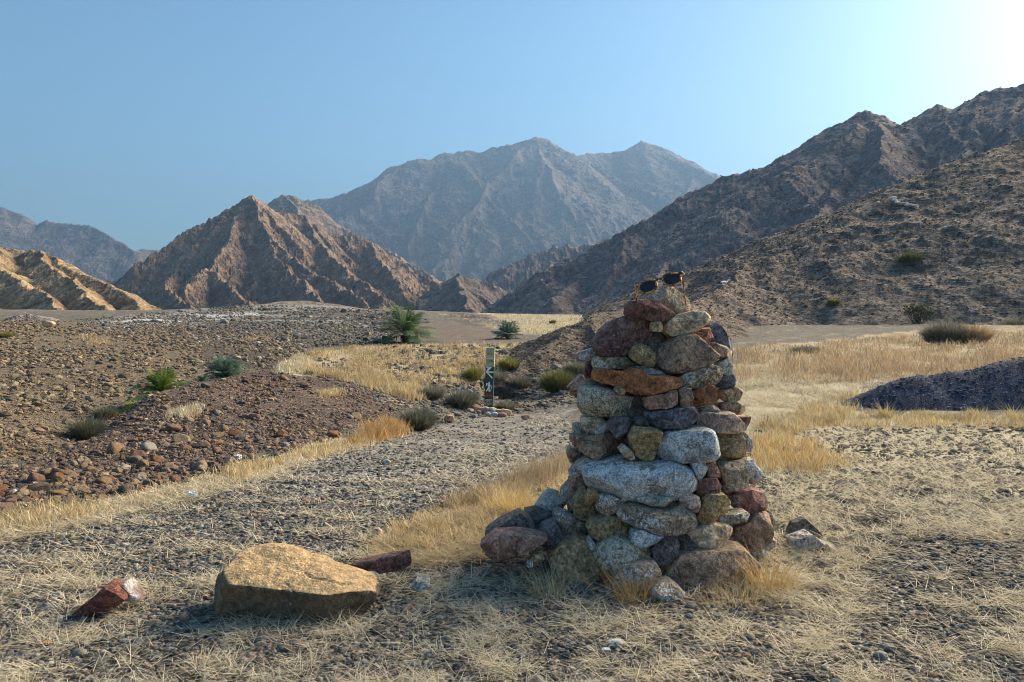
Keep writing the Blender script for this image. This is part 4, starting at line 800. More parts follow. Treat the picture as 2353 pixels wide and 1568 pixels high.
# ------------------------------------------------------------------ trail marker post
def trail_sign():
    gx, gy, gz = gpos(1122, 944); H = 146.5 / F * gy; W = 19.4 / F * gy; zt = lambda y: (1340 - y) / 1215 * H; xt = lambda x, y: (x - (358 + 78 - (y - 125) / 1215 * 44)) / 160 * W
    root = empty("trail_sign", (gx, gy, gz - .01)); root.rotation_euler = (0, math.radians(2.0), math.radians(-7))
    M_G = plain("dark green enamel", (0.028, 0.058, 0.046), .45, .4, .08); M_T = plain("sage tan enamel", (0.42, 0.40, 0.24), .5, .35, .05); M_S = plain("sage green enamel", (0.30, 0.40, 0.27), .5, .35, .05)
    M_W = plain("white paint", (0.80, 0.84, 0.82), .5, .3, .02); M_R = plain("red paint", (0.42, 0.06, 0.04), .5, .3, .05); M_K = plain("dark lettering", (0.05, 0.05, 0.045), .5, .3, .02); M_O = plain("orange paint", (0.55, 0.22, 0.06), .5, .3, .05)
    w2 = W / 2; dpt = .07
    mb = MB(); mb.box((-w2, 0, -.25), (w2, dpt, zt(486))); mb.build("post", M_G, root)
    mb = MB(); mb.box((-w2, 0, zt(486)), (w2, dpt, zt(212))); top = mb.build("distance_panel", M_T, root)
    mb = MB(); mb.box((-w2, 0, zt(212)), (w2, dpt, zt(125))); mb.build("cap_panel", M_S, root)
    def poly(nm, parts, m, y0=-.004, par=root):
        mb = MB()
        for P in parts: mb.prism([(x, z) for x, z in P], y0, .001)
        return mb.build(nm, m, par)
    def L(pts, ref): return [(xt(x, ref), zt(y)) for x, y in pts]
    def stroke(a, b, wd, ref):
        (x0, y0), (x1, y1) = a, b; dx, dy = x1 - x0, y1 - y0; l = math.hypot(dx, dy); nx, ny = -dy / l * wd / 2, dx / l * wd / 2
        return L([(x0 + nx, y0 + ny), (x0 - nx, y0 - ny), (x1 - nx, y1 - ny), (x1 + nx, y1 + ny)], ref)
    poly("arrow", [L([(345,590),(372,590),(458,502),(436,492),(400,492)], 590), L([(345,590),(368,580),(484,694),(468,712)], 590), L([(375,577),(497,577),(497,602),(378,602)], 590), L([(347,489),(402,489),(378,522)], 500)], M_W)
    c = [(407 + 15 * math.cos(t), 788 + 15 * math.sin(t)) for t in np.linspace(0, 2 * math.pi, 16, endpoint=False)]
    hk = poly("hiker_symbol", [L(c[::-1], 870), L([(392,803),(420,803),(428,850),(418,895),(388,895),(384,850)], 870), L([(386,885),(410,895),(366,962),(346,958)], 870), L([(396,890),(418,885),(426,962),(402,962)], 870),
        L([(418,815),(447,852),(444,864),(414,845)], 870), L([(350,800),(378,800),(374,850),(345,850)], 870)], M_W)
    poly("walking_stick", [stroke((466,830), (436,960), 9, 880)], M_W, -.004, hk)
    for cx in (364, 441):
        ring = [];
        for k in range(24):
            a, b = 2 * math.pi * k / 24, 2 * math.pi * (k + 1) / 24
            ring.append(L([(cx + 33 * math.cos(a), 1035 + 33 * math.sin(a)), (cx + 33 * math.cos(b), 1035 + 33 * math.sin(b)), (cx + 25 * math.cos(b), 1035 + 25 * math.sin(b)), (cx + 25 * math.cos(a), 1035 + 25 * math.sin(a))], 1035))
        ring.append(stroke((cx - 20, 1015), (cx + 20, 1055), 8, 1035)); pr = poly("prohibition_symbol", ring, M_R)
        poly("pictogram", [stroke((cx - 10, 1050), (cx + 2, 1022), 8, 1035), stroke((cx + 2, 1022), (cx + 12, 1046), 7, 1035)], M_O, -.003, pr)
    rl = random.Random(3)
    def dashes(x0, x1, y, h, ref):
        out = []; x = x0
        while x < x1:
            l = rl.uniform(5, 13); out.append(stroke((x, y + rl.uniform(-1, 1)), (min(x1, x + l), y + rl.uniform(-1, 1)), h * rl.uniform(.6, 1), ref)); x += l + rl.uniform(1.5, 3.5)
        return out
    D = []
    for x0, x1, y in ((330,462,1112),(334,462,1134),(352,438,1156),(326,462,1178),(326,462,1194),(334,452,1212),(370,412,1230)): D += dashes(x0, x1, y, 8, 1170)
    poly("lettering", D, M_W, -.003)
    poly("lettering", dashes(358, 492, 302, 15, 310) + dashes(360, 488, 328, 15, 310), M_W, -.003)
    poly("emblem", [stroke((368,216), (420,214), 7, 230), stroke((372,238), (420,236), 11, 230), stroke((380,228), (402,206), 6, 230), stroke((428,238), (500,240), 5, 230), stroke((362,252), (500,254), 5, 230), stroke((404,246), (418,222), 7, 230)], M_O, -.003)
    cu = bpy.data.curves.new("distance_lettering", 'FONT'); cu.body = "1,370m"; cu.size = .072; cu.extrude = .0012; cu.align_x = 'CENTER'
    to = bpy.data.objects.new("distance_lettering", cu); COL.objects.link(to); bpy.context.view_layer.update()
    me = bpy.data.meshes.new_from_object(to.evaluated_get(bpy.context.evaluated_depsgraph_get())); bpy.data.objects.remove(to)
    me.materials.clear(); me.materials.append(M_K); lo = bpy.data.objects.new("distance_lettering", me); COL.objects.link(lo); lo.parent = root
    xs = [v.co.x for v in me.vertices]; sc_ = W * .80 / (max(xs) - min(xs)); lo.scale = (sc_, sc_ * 1.35, 1); lo.rotation_euler = (math.radians(90), 0, 0); lo.location = (0, -.002, zt(402))
    tag(root, "slim green and sage trail marker with white arrow and hiker symbol", "trail sign")
    # ring of stones packed round its foot
    rs = [(1068,952,15,8,'grey'),(1088,950,20,8,'brick'),(1111,951,17,9,'pink'),(1130,952,14,10,'halfwhite'),(1146,950,15,9,'ochre'),(1160,950,16,9,'beige'),(1098,957,10,5,'violet'),(1137,960,9,6,'white'),(1120,958,10,5,'grey'),(1080,960,9,4,'grey'),(1152,958,12,6,'brick')]
    for k, (u, v, a, b, m) in enumerate(rs):
        Yk = gy - .25 - (k > 5) * .15; Yk = float(Yk); x = (u - CU) / F * Yk; zk = float(zg(np.array([x]), np.array([Yk]))[0]) + b / F * Yk * .6; vv = CV + (ZC - zk) * F / Yk
        pts = [(u + a * math.cos(t) * rl.uniform(.85, 1.15), vv + b * math.sin(t) * rl.uniform(.85, 1.15)) for t in np.linspace(0, 2 * math.pi, 10, endpoint=False)]
        stone(pts, m, {'grey': "grey", 'brick': "reddish", 'pink': "pinkish", 'halfwhite': "white flecked", 'ochre': "ochre", 'beige': "beige", 'violet': "violet", 'white': "white"}[m] + " foot stone packed around the trail marker", depth=a / F * Yk * .7, Y=Yk, group="stones packed around the trail marker", sub=3)
trail_sign()

# ------------------------------------------------------------------ small stones, rubble and gravel
def sample_px(poly, n, seed, dens=None):
    """points spread evenly over an outline, then set down on the ground"""
    r = np.random.default_rng(seed); P = np.array(poly, float); lo, hi = P.min(0), P.max(0); U = np.empty(0); V = np.empty(0)
    while len(U) < n:
        u = r.uniform(lo[0], hi[0], n * 2); v = r.uniform(lo[1], hi[1], n * 2); m = pip(u, v, P)
        if dens is not None: m &= r.random(n * 2) < dens(u, v)
        U = np.concatenate([U, u[m]]); V = np.concatenate([V, v[m]])
        if not m.any(): break
    U, V = U[:n], V[:n]; x, y = hit(U, V); x = x + r.normal(0, .004, len(x)) * y; y = y * (1 + r.normal(0, .006, len(y)))
    return np.stack([x, y, zg(x, y)], 1)
def rot_mats(n, r):
    q = r.normal(size=(n, 4)); q /= np.linalg.norm(q, axis=1)[:, None]; w_, x, y, z = q.T
    return np.stack([np.stack([1 - 2 * (y * y + z * z), 2 * (x * y - z * w_), 2 * (x * z + y * w_)], -1), np.stack([2 * (x * y + z * w_), 1 - 2 * (x * x + z * z), 2 * (y * z - x * w_)], -1), np.stack([2 * (x * z - y * w_), 2 * (y * z + x * w_), 1 - 2 * (x * x + y * y)], -1)], 1)
def chip_shapes(k, sub, seed):
    out = []
    for i in range(k):
        r = np.random.default_rng(seed + i); D, Fc = ico(sub); V = D * r.uniform(.6, 1.25, 3)
        for j in range(6):
            n = r.normal(size=3); n /= np.linalg.norm(n); l = (V @ n).max() * r.uniform(.62, .9); V = V - np.clip(V @ n - l, 0, None)[:, None] * n
        out.append((V * (1 + .10 * fbm3(D * 1.7 + i * 3.1, 2, i))[:, None], Fc))
    return out
def chips(name, pos, size, cols, seed, mat, sub=1, label=None, cat=None, flat=.62, bury=.25, kind="stuff"):
    r = np.random.default_rng(seed); n = len(pos); sh = chip_shapes(7, sub, seed); w_ = r.integers(0, 7, n); Vs, Fs, Cs = [], [], []; off = 0
    for k in range(7):
        ids = np.where(w_ == k)[0]
        if not len(ids): continue
        V0, F0 = sh[k]; R = rot_mats(len(ids), r); V = np.einsum('nij,vj->nvi', R, V0) * size[ids][:, None, None]; V[:, :, 2] *= flat
        V += pos[ids][:, None, :]; V[:, :, 2] += (size[ids] * flat * (1 - bury * 2))[:, None] * .6
        m = len(V0); Fs.append((F0[None] + (off + np.arange(len(ids)) * m)[:, None, None]).reshape(-1, 3)); Vs.append(V.reshape(-1, 3)); Cs.append(np.repeat(cols[ids], m, 0)); off += len(ids) * m
    o = mesh_np(name, np.concatenate(Vs), [np.concatenate(Fs)], mat, np.concatenate(Cs), sm=False); return tag(o, label, cat, kind=kind)
def pal(n, cols, seed, var=.25):
    r = np.random.default_rng(seed); C = np.array([c[:3] for c in cols]); p = np.array([c[3] for c in cols]); p = p / p.sum()
    return np.clip(C[r.choice(len(C), n, p=p)] * r.uniform(1 - var, 1 + var, (n, 1)), 0, .9)
M_CHIP = vcol_mat("loose stones", .9, bump=True)
GREYS = [(.14,.132,.112,5),(.075,.072,.068,6),(.24,.22,.19,3),(.20,.155,.115,3),(.26,.17,.12,1),(.09,.10,.11,2),(.50,.49,.46,.06),(.30,.26,.2,1.2),(.18,.20,.19,.8)]
BROWNS = [(.20,.145,.095,4),(.135,.095,.07,5),(.25,.18,.115,3),(.31,.235,.145,1.4),(.22,.135,.095,1.0),(.115,.088,.08,3),(.30,.265,.21,.6),(.5,.48,.44,.08)]
r_ = np.random.default_rng(3)
FG = [(-250,1300),(-250,1800),(2600,1800),(2600,1080),(1900,1130),(1300,1240),(860,1290),(420,1330)]
pos = sample_px(FG, 24000, 11); y = pos[:, 1]; sz = np.exp(r_.normal(np.log(.0052), .45, len(pos))) * (1 + .12 * (y - 2)); chips("gravel", pos, np.clip(sz, .002, .022), pal(len(pos), GREYS, 1), 21, M_CHIP, 2, "dark angular gravel strewn over the foreground", "gravel")
pos = sample_px([(-250,1300),(420,1150),(930,990),(1300,930),(1330,1060),(1000,1180),(860,1300),(420,1420),(-250,1520)], 15000, 12); chips("gravel", pos, np.exp(r_.normal(np.log(.0075), .4, len(pos))) * (pos[:, 1] / 3) ** .5, pal(len(pos), GREYS, 2), 22, M_CHIP, 1, "grey gravel of the worn track", "gravel")
pos = sample_px([(1700,1240),(1740,990),(2600,960),(2600,1140),(2600,1230),(2100,1240),(1800,1330)], 11000, 13); chips("gravel", pos, np.exp(r_.normal(np.log(.011), .45, len(pos))) * (pos[:, 1] / 4) ** .5, pal(len(pos), [(.085,.075,.062,5),(.12,.105,.085,4),(.18,.16,.13,2)], 3), 23, M_CHIP, 1, "dark clods and gravel in the straw at the right", "gravel")
BANK = [(-300,1230),(0,1195),(200,1150),(430,1100),(650,1045),(900,960),(960,950),(880,900),(740,855),(600,845),(430,878),(330,912),(250,960),(190,1020),(80,1065),(-300,1090)]
def rubble_d(u, v): return .15 + .85 * smooth(-.2, .3, fbm2(u / 110, v / 45, 4, 31) + .30 * smooth(930, 1060, v))
pos = sample_px(BANK, 17000, 14, rubble_d); sz = np.exp(r_.normal(np.log(.0105), .5, len(pos))) * (pos[:, 1] / 5) ** .45; chips("rubble", pos, np.clip(sz, .005, .045), pal(len(pos), BROWNS + [(.105,.075,.065,9),(.15,.105,.085,5)], 4), 24, M_CHIP, 1, "brown rubble covering the bank beside the track", "rubble")
pos = sample_px([(-400,1085),(90,1060),(190,1015),(300,940),(480,862),(640,845),(760,830),(690,795),(560,770),(420,750),(100,738),(-400,738)], 25000, 15, lambda u, v: .12 + .88 * smooth(-.25, .25, fbm2(u / 90, v / 35, 4, 33))); sz = np.exp(r_.normal(np.log(.0017), .62, len(pos))) * pos[:, 1]; chips("rubble", pos, np.clip(sz, .008, .11), pal(len(pos), BROWNS + [(.22,.18,.11,8),(.15,.125,.085,6)], 5), 25, M_CHIP, 1, "small brown stones on the slope across the gully", "rubble")
pos = sample_px([(150,770),(200,742),(500,738),(900,745),(900,790),(700,800),(560,790),(400,775)], 7000, 16); sz = np.exp(r_.normal(np.log(.0014), .5, len(pos))) * pos[:, 1]; chips("rubble", pos, sz, pal(len(pos), GREYS + [(.2,.15,.1,6),(.4,.38,.35,.8)], 6), 26, M_CHIP, 1, "grey and pale stones below the grey terrace", "rubble")
pos = sample_px([(880,800),(1240,790),(1330,840),(1330,930),(1100,960),(960,985),(900,940),(700,850)], 5000, 17); sz = np.exp(r_.normal(np.log(.0022), .45, len(pos))) * pos[:, 1]; chips("rubble", pos, sz, pal(len(pos), GREYS + [(.2,.13,.08,3)], 7), 27, M_CHIP, 1, "stones between the shrubs around the trail marker", "rubble")
pos = sample_px([(850,1290),(880,1235),(1000,1180),(1150,1150),(1320,1090),(1330,1180),(1240,1260),(1120,1290),(960,1310)], 4500, 18); chips("gravel", pos, np.exp(r_.normal(np.log(.007), .4, len(pos))), pal(len(pos), GREYS, 8), 28, M_CHIP, 1, "dark gravel under the dry grass left of the cairn", "gravel")
pos = sample_px([(150,740),(330,722),(480,706),(600,700),(860,712),(1000,742),(900,748),(500,744)], 9000, 19, lambda u, v: .1 + .9 * smooth(-.2, .3, fbm2(u / 120, v / 7, 4, 35))); sz = np.exp(r_.normal(np.log(.0011), .5, len(pos))) * pos[:, 1]; chips("rubble", pos, sz, pal(len(pos), GREYS + [(.2,.16,.12,6)], 9), 29, M_CHIP, 1, "gravel strewn over the grey terrace", "rubble")
# rocks of the bank one could pick out one by one
def bank_rocks():
    rr_ = np.random.default_rng(44); P1 = sample_px([(-60,1215),(200,1165),(430,1105),(650,1050),(820,985),(840,960),(700,950),(560,960),(420,980),(300,1010),(150,1060),(-60,1090)], 190, 45)
    P2 = sample_px(BANK, 80, 46); P = np.concatenate([P1, P2]); kinds = [('rust', "rust coloured", .8), ('brick', "red brown", 1.4), ('brown', "brown", 3), ('ochre', "ochre", 3.5), ('pink', "pinkish tan", 1.6), ('beige', "beige", 1), ('olive', "olive brown", 1.2), ('violet', "dark violet", .6), ('grey', "grey", .5)]
    pr = np.array([k[2] for k in kinds]); pr = pr / pr.sum(); shp = chip_shapes(9, 4, 700); meshes = {}
    for i, p in enumerate(P):
        k = rr_.choice(len(kinds), p=pr); s = float(np.clip(np.exp(rr_.normal(np.log(.023), .42)), .013, .065)) * (p[1] / 4.5) ** .4; w_ = int(rr_.integers(0, 9))
        if (k, w_) not in meshes:
            o = mesh_np("rock", shp[w_][0], [shp[w_][1]], MR[kinds[k][0]]); meshes[(k, w_)] = o.data; me = o.data; bpy.data.objects.remove(o)
        o = bpy.data.objects.new("rock", meshes[(k, w_)]); COL.objects.link(o)
        sx, sy, sz = s * rr_.uniform(.9, 1.5), s * rr_.uniform(.8, 1.2), s * rr_.uniform(.55, .9); o.scale = (sx, sy, sz); o.location = (p[0], p[1], p[2] + sz * .45); o.rotation_euler = (rr_.uniform(-.35, .35), rr_.uniform(-.35, .35), rr_.uniform(0, 6.28))
        u = CU + F * p[0] / p[1]; wh = "left end" if u < 250 else "left middle" if u < 480 else "right middle" if u < 700 else "far right tip"; near = "near foot" if p[1] < 4.6 else "face" if p[1] < 6.2 else "crest"
        tag(o, f"{'large' if s > .04 else 'medium' if s > .025 else 'small'} {kinds[k][1]} {'slabby' if sx > sz * 1.9 else 'chunky'} rock on the {near} of the rubble bank, {wh}", "rock", "rocks on the rubble bank")
bank_rocks()
def hill_points(ob, u, v, tol=5):
    me = ob.data; co = np.empty(len(me.vertices) * 3, np.float32); me.vertices.foreach_get("co", co); co = co.reshape(-1, 3)
    U = CU + F * co[:, 0] / co[:, 1]; Vv = CV - (co[:, 2] - ZC) * F / co[:, 1]; m = (np.abs(U - u) < tol) & (np.abs(Vv - v) < tol)
    return co[m][np.argmin(co[m][:, 1])] if m.any() else None
def scree(ob, n, u0, u1, lo, hi_, cols, seed, label, flat=.45, name="scree"):
    me = ob.data; co = np.empty(len(me.vertices) * 3, np.float32); me.vertices.foreach_get("co", co); co = co.reshape(-1, 3).astype(float)
    U = CU + F * co[:, 0] / co[:, 1]; m = (U > u0) & (U < u1) & (co[:, 2] > zg(co[:, 0], co[:, 1]) - .02); r = np.random.default_rng(seed); idx = r.choice(np.where(m)[0], n)
    p = co[idx] + r.normal(0, .002, (n, 3)) * co[idx][:, 1:2] * (1, 1, 0); s = np.exp(r.normal(0, .5, n)); s = np.clip(s, .35, 2.8) * (lo + (hi_ - lo) * 0) * (co[idx][:, 1] / 60) ** .6
    chips(name, p, s, pal(n, cols, seed), seed, M_CHIP, 1, label, name, flat, .15)
SCREE = [(.135,.102,.08,5),(.09,.068,.054,5),(.19,.148,.114,4),(.30,.25,.20,.9),(.60,.57,.52,.45),(.30,.21,.14,1.5)]
HILL = [o for o in COL.objects if o.get("label", "").startswith("near dark stony")][0]; MOUND = [o for o in COL.objects if o.get("label", "").startswith("low dark rocky mound")][0]
RIDGE = [o for o in COL.objects if o.get("label", "").startswith("dark jagged")][0]
scree(HILL, 34000, 1330, 2500, .06, .1, SCREE, 61, "broken dark and pale stones scattered over the near hillside")
scree(MOUND, 9000, 1090, 1700, .035, .1, [(.10,.077,.06,6),(.07,.055,.043,5),(.15,.115,.088,4),(.24,.20,.155,1),(.5,.47,.42,.2)], 62, "broken dark stones over the low mound")
scree(RIDGE, 9000, 1080, 2450, .13, .1, SCREE, 63, "boulders and pale outcrops on the right hand ridge")
HEAP = [o for o in COL.objects if o.name.startswith('gravel_heap')][0]
scree(HEAP, 7000, 1850, 2740, .030, .1, [(.045,.075,.125,5),(.085,.12,.18,4),(.14,.175,.225,2),(.3,.33,.36,.25)], 64, "loose blue grey chippings on the crushed stone heap", name="chippings")
def quartz(pts, label, seed, size):
    r = np.random.default_rng(seed); L = []
    for (u, v), (u2, v2) in zip(pts[:-1], pts[1:]):
        for t in np.linspace(0, 1, max(1, int(math.hypot(u2 - u, v2 - v) / 3)), endpoint=False):
            p = hill_points(HILL, u + (u2 - u) * t, v + (v2 - v) * t)
            if p is not None: L.append(p + np.array((r.normal(0, .1), -.15, .1)))
    if len(L) > 1:                                                       # one joined vein of rock
        L = [a + (b - a) * t for a, b in zip(L[:-1], L[1:]) for t in np.linspace(0, 1, max(2, int(np.linalg.norm(b - a) / (size * .8))))]
    if L:
        L = np.array(L, float); chips("quartz_outcrop", L, r.uniform(.6, 1.3, len(L)) * size, pal(len(L), [(.62,.60,.55,1)], seed, .12), seed, M_CHIP, 2, label, "rock outcrop", .5, kind="thing")
quartz([(2046,452),(2055,466),(2075,470),(2105,476)], "white quartz outcrop high on the near hillside", 71, .30)
quartz([(1945,500),(1952,504)], "small white rock on the skyline of the near hillside", 72, .28)
quartz([(1650,655),(1668,646),(1676,640)], "pale rock outcrop at the left end of the near hillside", 73, .14)
quartz([(2170,520),(2178,523)], "small white rock on the slope below the quartz outcrop", 74, .24)

# ------------------------------------------------------------------ dry grass and straw
M_STRAW = vcol_mat("dry straw", .8, .25); M_LEAF = vcol_mat("green leaf", .6, .25)
def blades(name, roots, h, lean, wid, col, seed, mat=None, curve=.35, wind=None, label=None, cat=None, group=None, kind=None, parent=None, az=None):
    r = np.random.default_rng(seed); n = len(roots); a = r.uniform(0, 2 * np.pi, n) if az is None else az
    d = np.stack([np.cos(a), np.sin(a), np.zeros(n)], 1); yaw = a + np.pi / 2 + r.normal(0, .6, n); wv = np.stack([np.cos(yaw), np.sin(yaw), np.zeros(n)], 1) * wid[:, None] * .5
    up = np.array((0, 0, 1.0)); Vs = []
    for t, k in ((0, 1.0), (.5, .85), (1.0, .18)):
        c = roots + up * (h * np.cos(lean) * t * (1 - curve * .35 * t))[:, None] + d * (h * (np.sin(lean) * t + curve * t * t * .6))[:, None]
        if wind is not None: c = c + np.array(wind) * (h * t * t)[:, None]
        Vs += [c - wv * k, c + wv * k]
    V = np.stack(Vs, 1).reshape(-1, 3); b = (np.arange(n) * 6)[:, None, None]; Fq = (np.array([[0, 1, 3, 2], [2, 3, 5, 4]])[None] + b).reshape(-1, 4)
    o = mesh_np(name, V, [Fq], mat or M_STRAW, np.repeat(col, 6, 0), sm=False, parent=parent); return tag(o, label, cat, group, kind)
STR = [(.58,.45,.24,4),(.66,.55,.34,3),(.50,.36,.17,2),(.42,.35,.25,1.2)]
GOLD = [(.56,.43,.23,4),(.52,.37,.18,2.5),(.64,.53,.33,3),(.40,.33,.23,1.6)]
ORG = [(.47,.31,.16,2.5),(.50,.38,.23,3),(.42,.33,.24,2.5),(.58,.47,.31,2)]
PALE_S = [(.70,.62,.44,4),(.60,.51,.33,3),(.76,.69,.52,2),(.44,.38,.28,1.5)]
def field(poly, n, h0, h1, w0, cols, seed, label, lean=.35, clump=(70, 30), thr=.0, curve=.35):
    def dn(u, v): return smooth(-.35 + thr, .25 + thr, fbm2(u / clump[0], v / clump[1], 4, seed)) * .95 + .05
    P = sample_px(poly, n, seed, dn); r = np.random.default_rng(seed + 1); m = len(P); tall = .65 + .35 * fbm2(P[:, 0] * 2.2, P[:, 1] * 2.2, 3, seed + 3) / .4
    h = r.uniform(h0, h1, m) * np.clip(tall, .35, 1.3); c = pal(m, cols, seed + 2, .38); tint = fbm2(P[:, 0] * .8, P[:, 1] * .8, 3, seed + 5)[:, None]; c = np.clip(c * (1 + .3 * tint), 0, .8)
    P[:, 2] -= .004
    blades("dry_grass", P, h, np.abs(r.normal(0, lean, m)), w0 * P[:, 1] * r.uniform(.6, 1.4, m), c, seed + 4, curve=curve, label=label, cat="dry grass", kind="stuff")
W0 = .00085
field([(-150,1262),(0,1240),(200,1195),(430,1140),(560,1110),(560,1070),(430,1098),(200,1150),(0,1195),(-150,1225)], 3040, .03, .10, W0*1.25, STR, 201, "golden dry grass along the left edge of the track")
field([(520,1118),(660,1070),(830,1030),(930,1000),(935,978),(880,985),(800,1010),(640,1056),(520,1085)], 2880, .05, .12, W0*1.25, STR, 202, "pale tufted dry grass where the rubble bank meets the track")
field([(800,1030),(935,1000),(938,985),(860,1000)], 2080, .12, .20, W0*1.25, [(.50,.32,.14,4),(.56,.41,.22,3)], 203, "orange tall grass clump beside the track near the dark shrub", .3)
field([(860,1262),(900,1215),(1000,1170),(1150,1120),(1310,1065),(1330,1150),(1260,1190),(1200,1225),(1100,1240),(980,1275)], 4160, .04, .13, W0*1.25, GOLD, 204, "golden dry grass left of the cairn", .45, (60, 40), .12)
field([(1000,1180),(1200,1100),(1310,1050),(1320,1090),(1150,1160)], 1800, .10, .18, W0 * .8, [(.42,.35,.25,3),(.40,.30,.18,3)], 205, "greyish dry stalks behind the left side of the cairn", .3)
field([(1730,1085),(1715,1010),(1800,1000),(1880,1030),(1960,1075),(1850,1100)], 2880, .06, .17, W0*1.25, [(.58,.43,.20,3),(.52,.34,.14,3),(.62,.52,.32,2)], 206, "yellow dry grass right behind the cairn", .35)
field([(640,850),(690,812),(800,797),(1000,793),(1230,790),(1190,850),(1110,868),(1050,885),(960,885),(860,868),(740,866)], 15000, .08, .22, W0*.85, GOLD, 207, "golden grass field around the trail marker", .35, (80, 18))
field([(740,862),(860,866),(960,895),(1000,910),(940,925),(820,885)], 4000, .12, .26, W0, STR, 208, "straw grass on the edge of the field by the track", .35, (50, 20))
field([(1690,880),(1690,800),(1800,795),(2060,775),(2200,765),(2420,765),(2700,775),(2700,870),(2000,880)], 22000, .12, .34, W0*.85, ORG, 209, "tawny grass field at the foot of the near hillside", .45, (90, 22), .0)
field([(1690,900),(1690,870),(2000,862),(2080,868),(1960,925),(1800,900)], 3500, .05, .12, W0, PALE_S, 210, "thin pale grass at the near edge of the tawny field", .6)
field([(1740,985),(1870,930),(1960,905),(1990,930),(1880,985),(1780,1010)], 4500, .07, .16, W0, STR, 211, "straw grass between the cairn and the gravel heap", .5)
field([(1880,965),(2000,955),(2420,955),(2600,960),(2600,985),(2100,985),(1900,985)], 5500, .05, .15, W0, STR, 212, "straw grass along the foot of the gravel heap", .5, (30, 20), .05)
field([(380,960),(400,945),(450,938),(460,950),(430,962)], 900, .06, .12, W0, PALE_S, 213, "small pale grass patch on top of the rubble bank", .25)
field([(730,905),(790,895),(800,905),(750,915)], 500, .05, .1, W0, STR, 214, "small straw grass patch at the right end of the bank", .3)
field([(180,770),(210,762),(250,785),(240,800),(205,790)], 700, .08, .2, W0, ORG, 215, "small dry grass patch on the far slope", .3)
field([(560,778),(620,772),(625,782),(570,784)], 500, .1, .2, W0, ORG, 216, "dry grass strip below the grey terrace", .3)
field([(640,860),(690,850),(720,835),(690,820),(640,840)], 1300, .1, .2, W0, PALE_S, 217, "pale grass at the left edge of the golden field", .3)
field([(1010,725),(1300,718),(1420,732),(1290,770),(1180,765)], 4500, .1, .3, W0, PALE_S, 218, "pale grass on the valley floor", .3, (60, 8))
# straw lying flat on the stones
def litter(poly, n, seed, l0, l1, cols, label, thr, w0=.00078, sc=(150, 60)):
    def dn(u, v): return smooth(thr - .16, thr + .20, fbm2(u / sc[0] + v / 300, v / sc[1] - u / 900, 4, seed)) + .035
    P = sample_px(poly, n, seed, dn); r = np.random.default_rng(seed + 1); m = len(P); P[:, 2] += r.uniform(.002, .012, m)
    blades("straw_litter", P, r.uniform(l0, l1, m) * (P[:, 1] / 2.5) ** .35, r.uniform(1.05, 1.56, m), w0 * P[:, 1] * r.uniform(.6, 1.5, m), pal(m, cols, seed + 2, .22), seed + 3, curve=.15, label=label, cat="straw", kind="stuff", az=r.normal(2.6, 1.1, m) + np.pi * r.integers(0, 2, m))
litter([(-250,1800),(-250,1340),(420,1330),(860,1280),(1260,1300),(1750,1330),(2600,1250),(2600,1800)], 29000, 221, .02, .085, PALE_S, "bleached straw lying over the foreground gravel", .09)
litter([(-250,1360),(-250,1240),(430,1140),(930,985),(1300,930),(1330,1060),(1000,1180),(860,1300),(420,1400)], 9500, 222, .02, .07, PALE_S, "bleached straw in streaks along the track", .10, sc=(420, 26))
litter([(-150,1285),(430,1160),(660,1092),(930,1000),(930,985),(660,1066),(430,1122),(-150,1235)], 5500, 223, .03, .09, PALE_S, "matted straw at the edge of the track", -.3)
litter([(1700,1250),(1740,990),(2000,985),(2600,965),(2600,1260),(2100,1240),(1800,1400)], 25000, 224, .02, .09, PALE_S, "thick bed of bleached straw right of the cairn", -.16, sc=(160, 30))
litter([(850,1290),(880,1230),(1150,1150),(1320,1090),(1330,1180),(1240,1260),(1120,1290),(960,1310)], 7500, 225, .03, .1, STR, "matted straw left of the cairn", -.15)
litter([(1690,930),(1690,870),(1990,880),(1900,940),(1740,985)], 6000, 226, .03, .12, PALE_S, "thin straw on the flat ground behind the cairn", -.05, sc=(150, 12))
def tuft(u, v, n, h0, h1, spread, cols, label, seed, lean=.45, flatn=0, Y=None, name="grass_tuft", cat="grass tuft", mat=None, w=.0016, group="dry grass tufts"):
    r = np.random.default_rng(seed)
    if Y is None: x, y, z = gpos(u, v)
    else: x, y, z = px(u, v, Y); z = float(zg(np.array([x]), np.array([y]))[0])
    root = empty(name, (x, y, z)); P = np.stack([r.normal(0, spread, n), r.normal(0, spread * .7, n), np.zeros(n)], 1); P[:, 2] = zg(P[:, 0] + x, P[:, 1] + y) - z - .005
    az = np.arctan2(P[:, 1], P[:, 0]) + r.normal(0, .7, n); o = blades("stalks", P, r.uniform(h0, h1, n), np.abs(r.normal(0, lean, n)), w * r.uniform(.6, 1.3, n) * max(1, y / 2.4), pal(n, cols, seed + 1, .2), seed + 2, mat, .5, parent=root, az=az)
    tag(root, label, cat, group); return root
tuft(1452,1338,170,.06,.15,.028,[(.40,.27,.11,3),(.46,.30,.12,3),(.30,.2,.1,1)], "brown grass tuft in front of the bottom middle stones", 301, .38, Y=2.08)
tuft(1700,1380,300,.03,.09,.055,[(.62,.47,.22,3),(.66,.53,.30,3)], "golden grass tuft sprawling in front of the widest foundation boulder", 302, .8, Y=2.06)
tuft(1768,1310,240,.06,.17,.030,[(.60,.44,.2,3),(.55,.38,.16,2)], "tall golden grass tuft at the right foot of the cairn", 303, .4, Y=2.14)
tuft(1262,1345,150,.05,.13,.030,STR, "straw tuft at the left foot of the cairn by the ochre boulder", 304, .5, Y=2.12)
tuft(1185,1180,260,.08,.17,.05,[(.66,.50,.22,3),(.6,.44,.18,2)], "bright yellow grass tuft behind the left pile of fallen rocks", 305, .4)
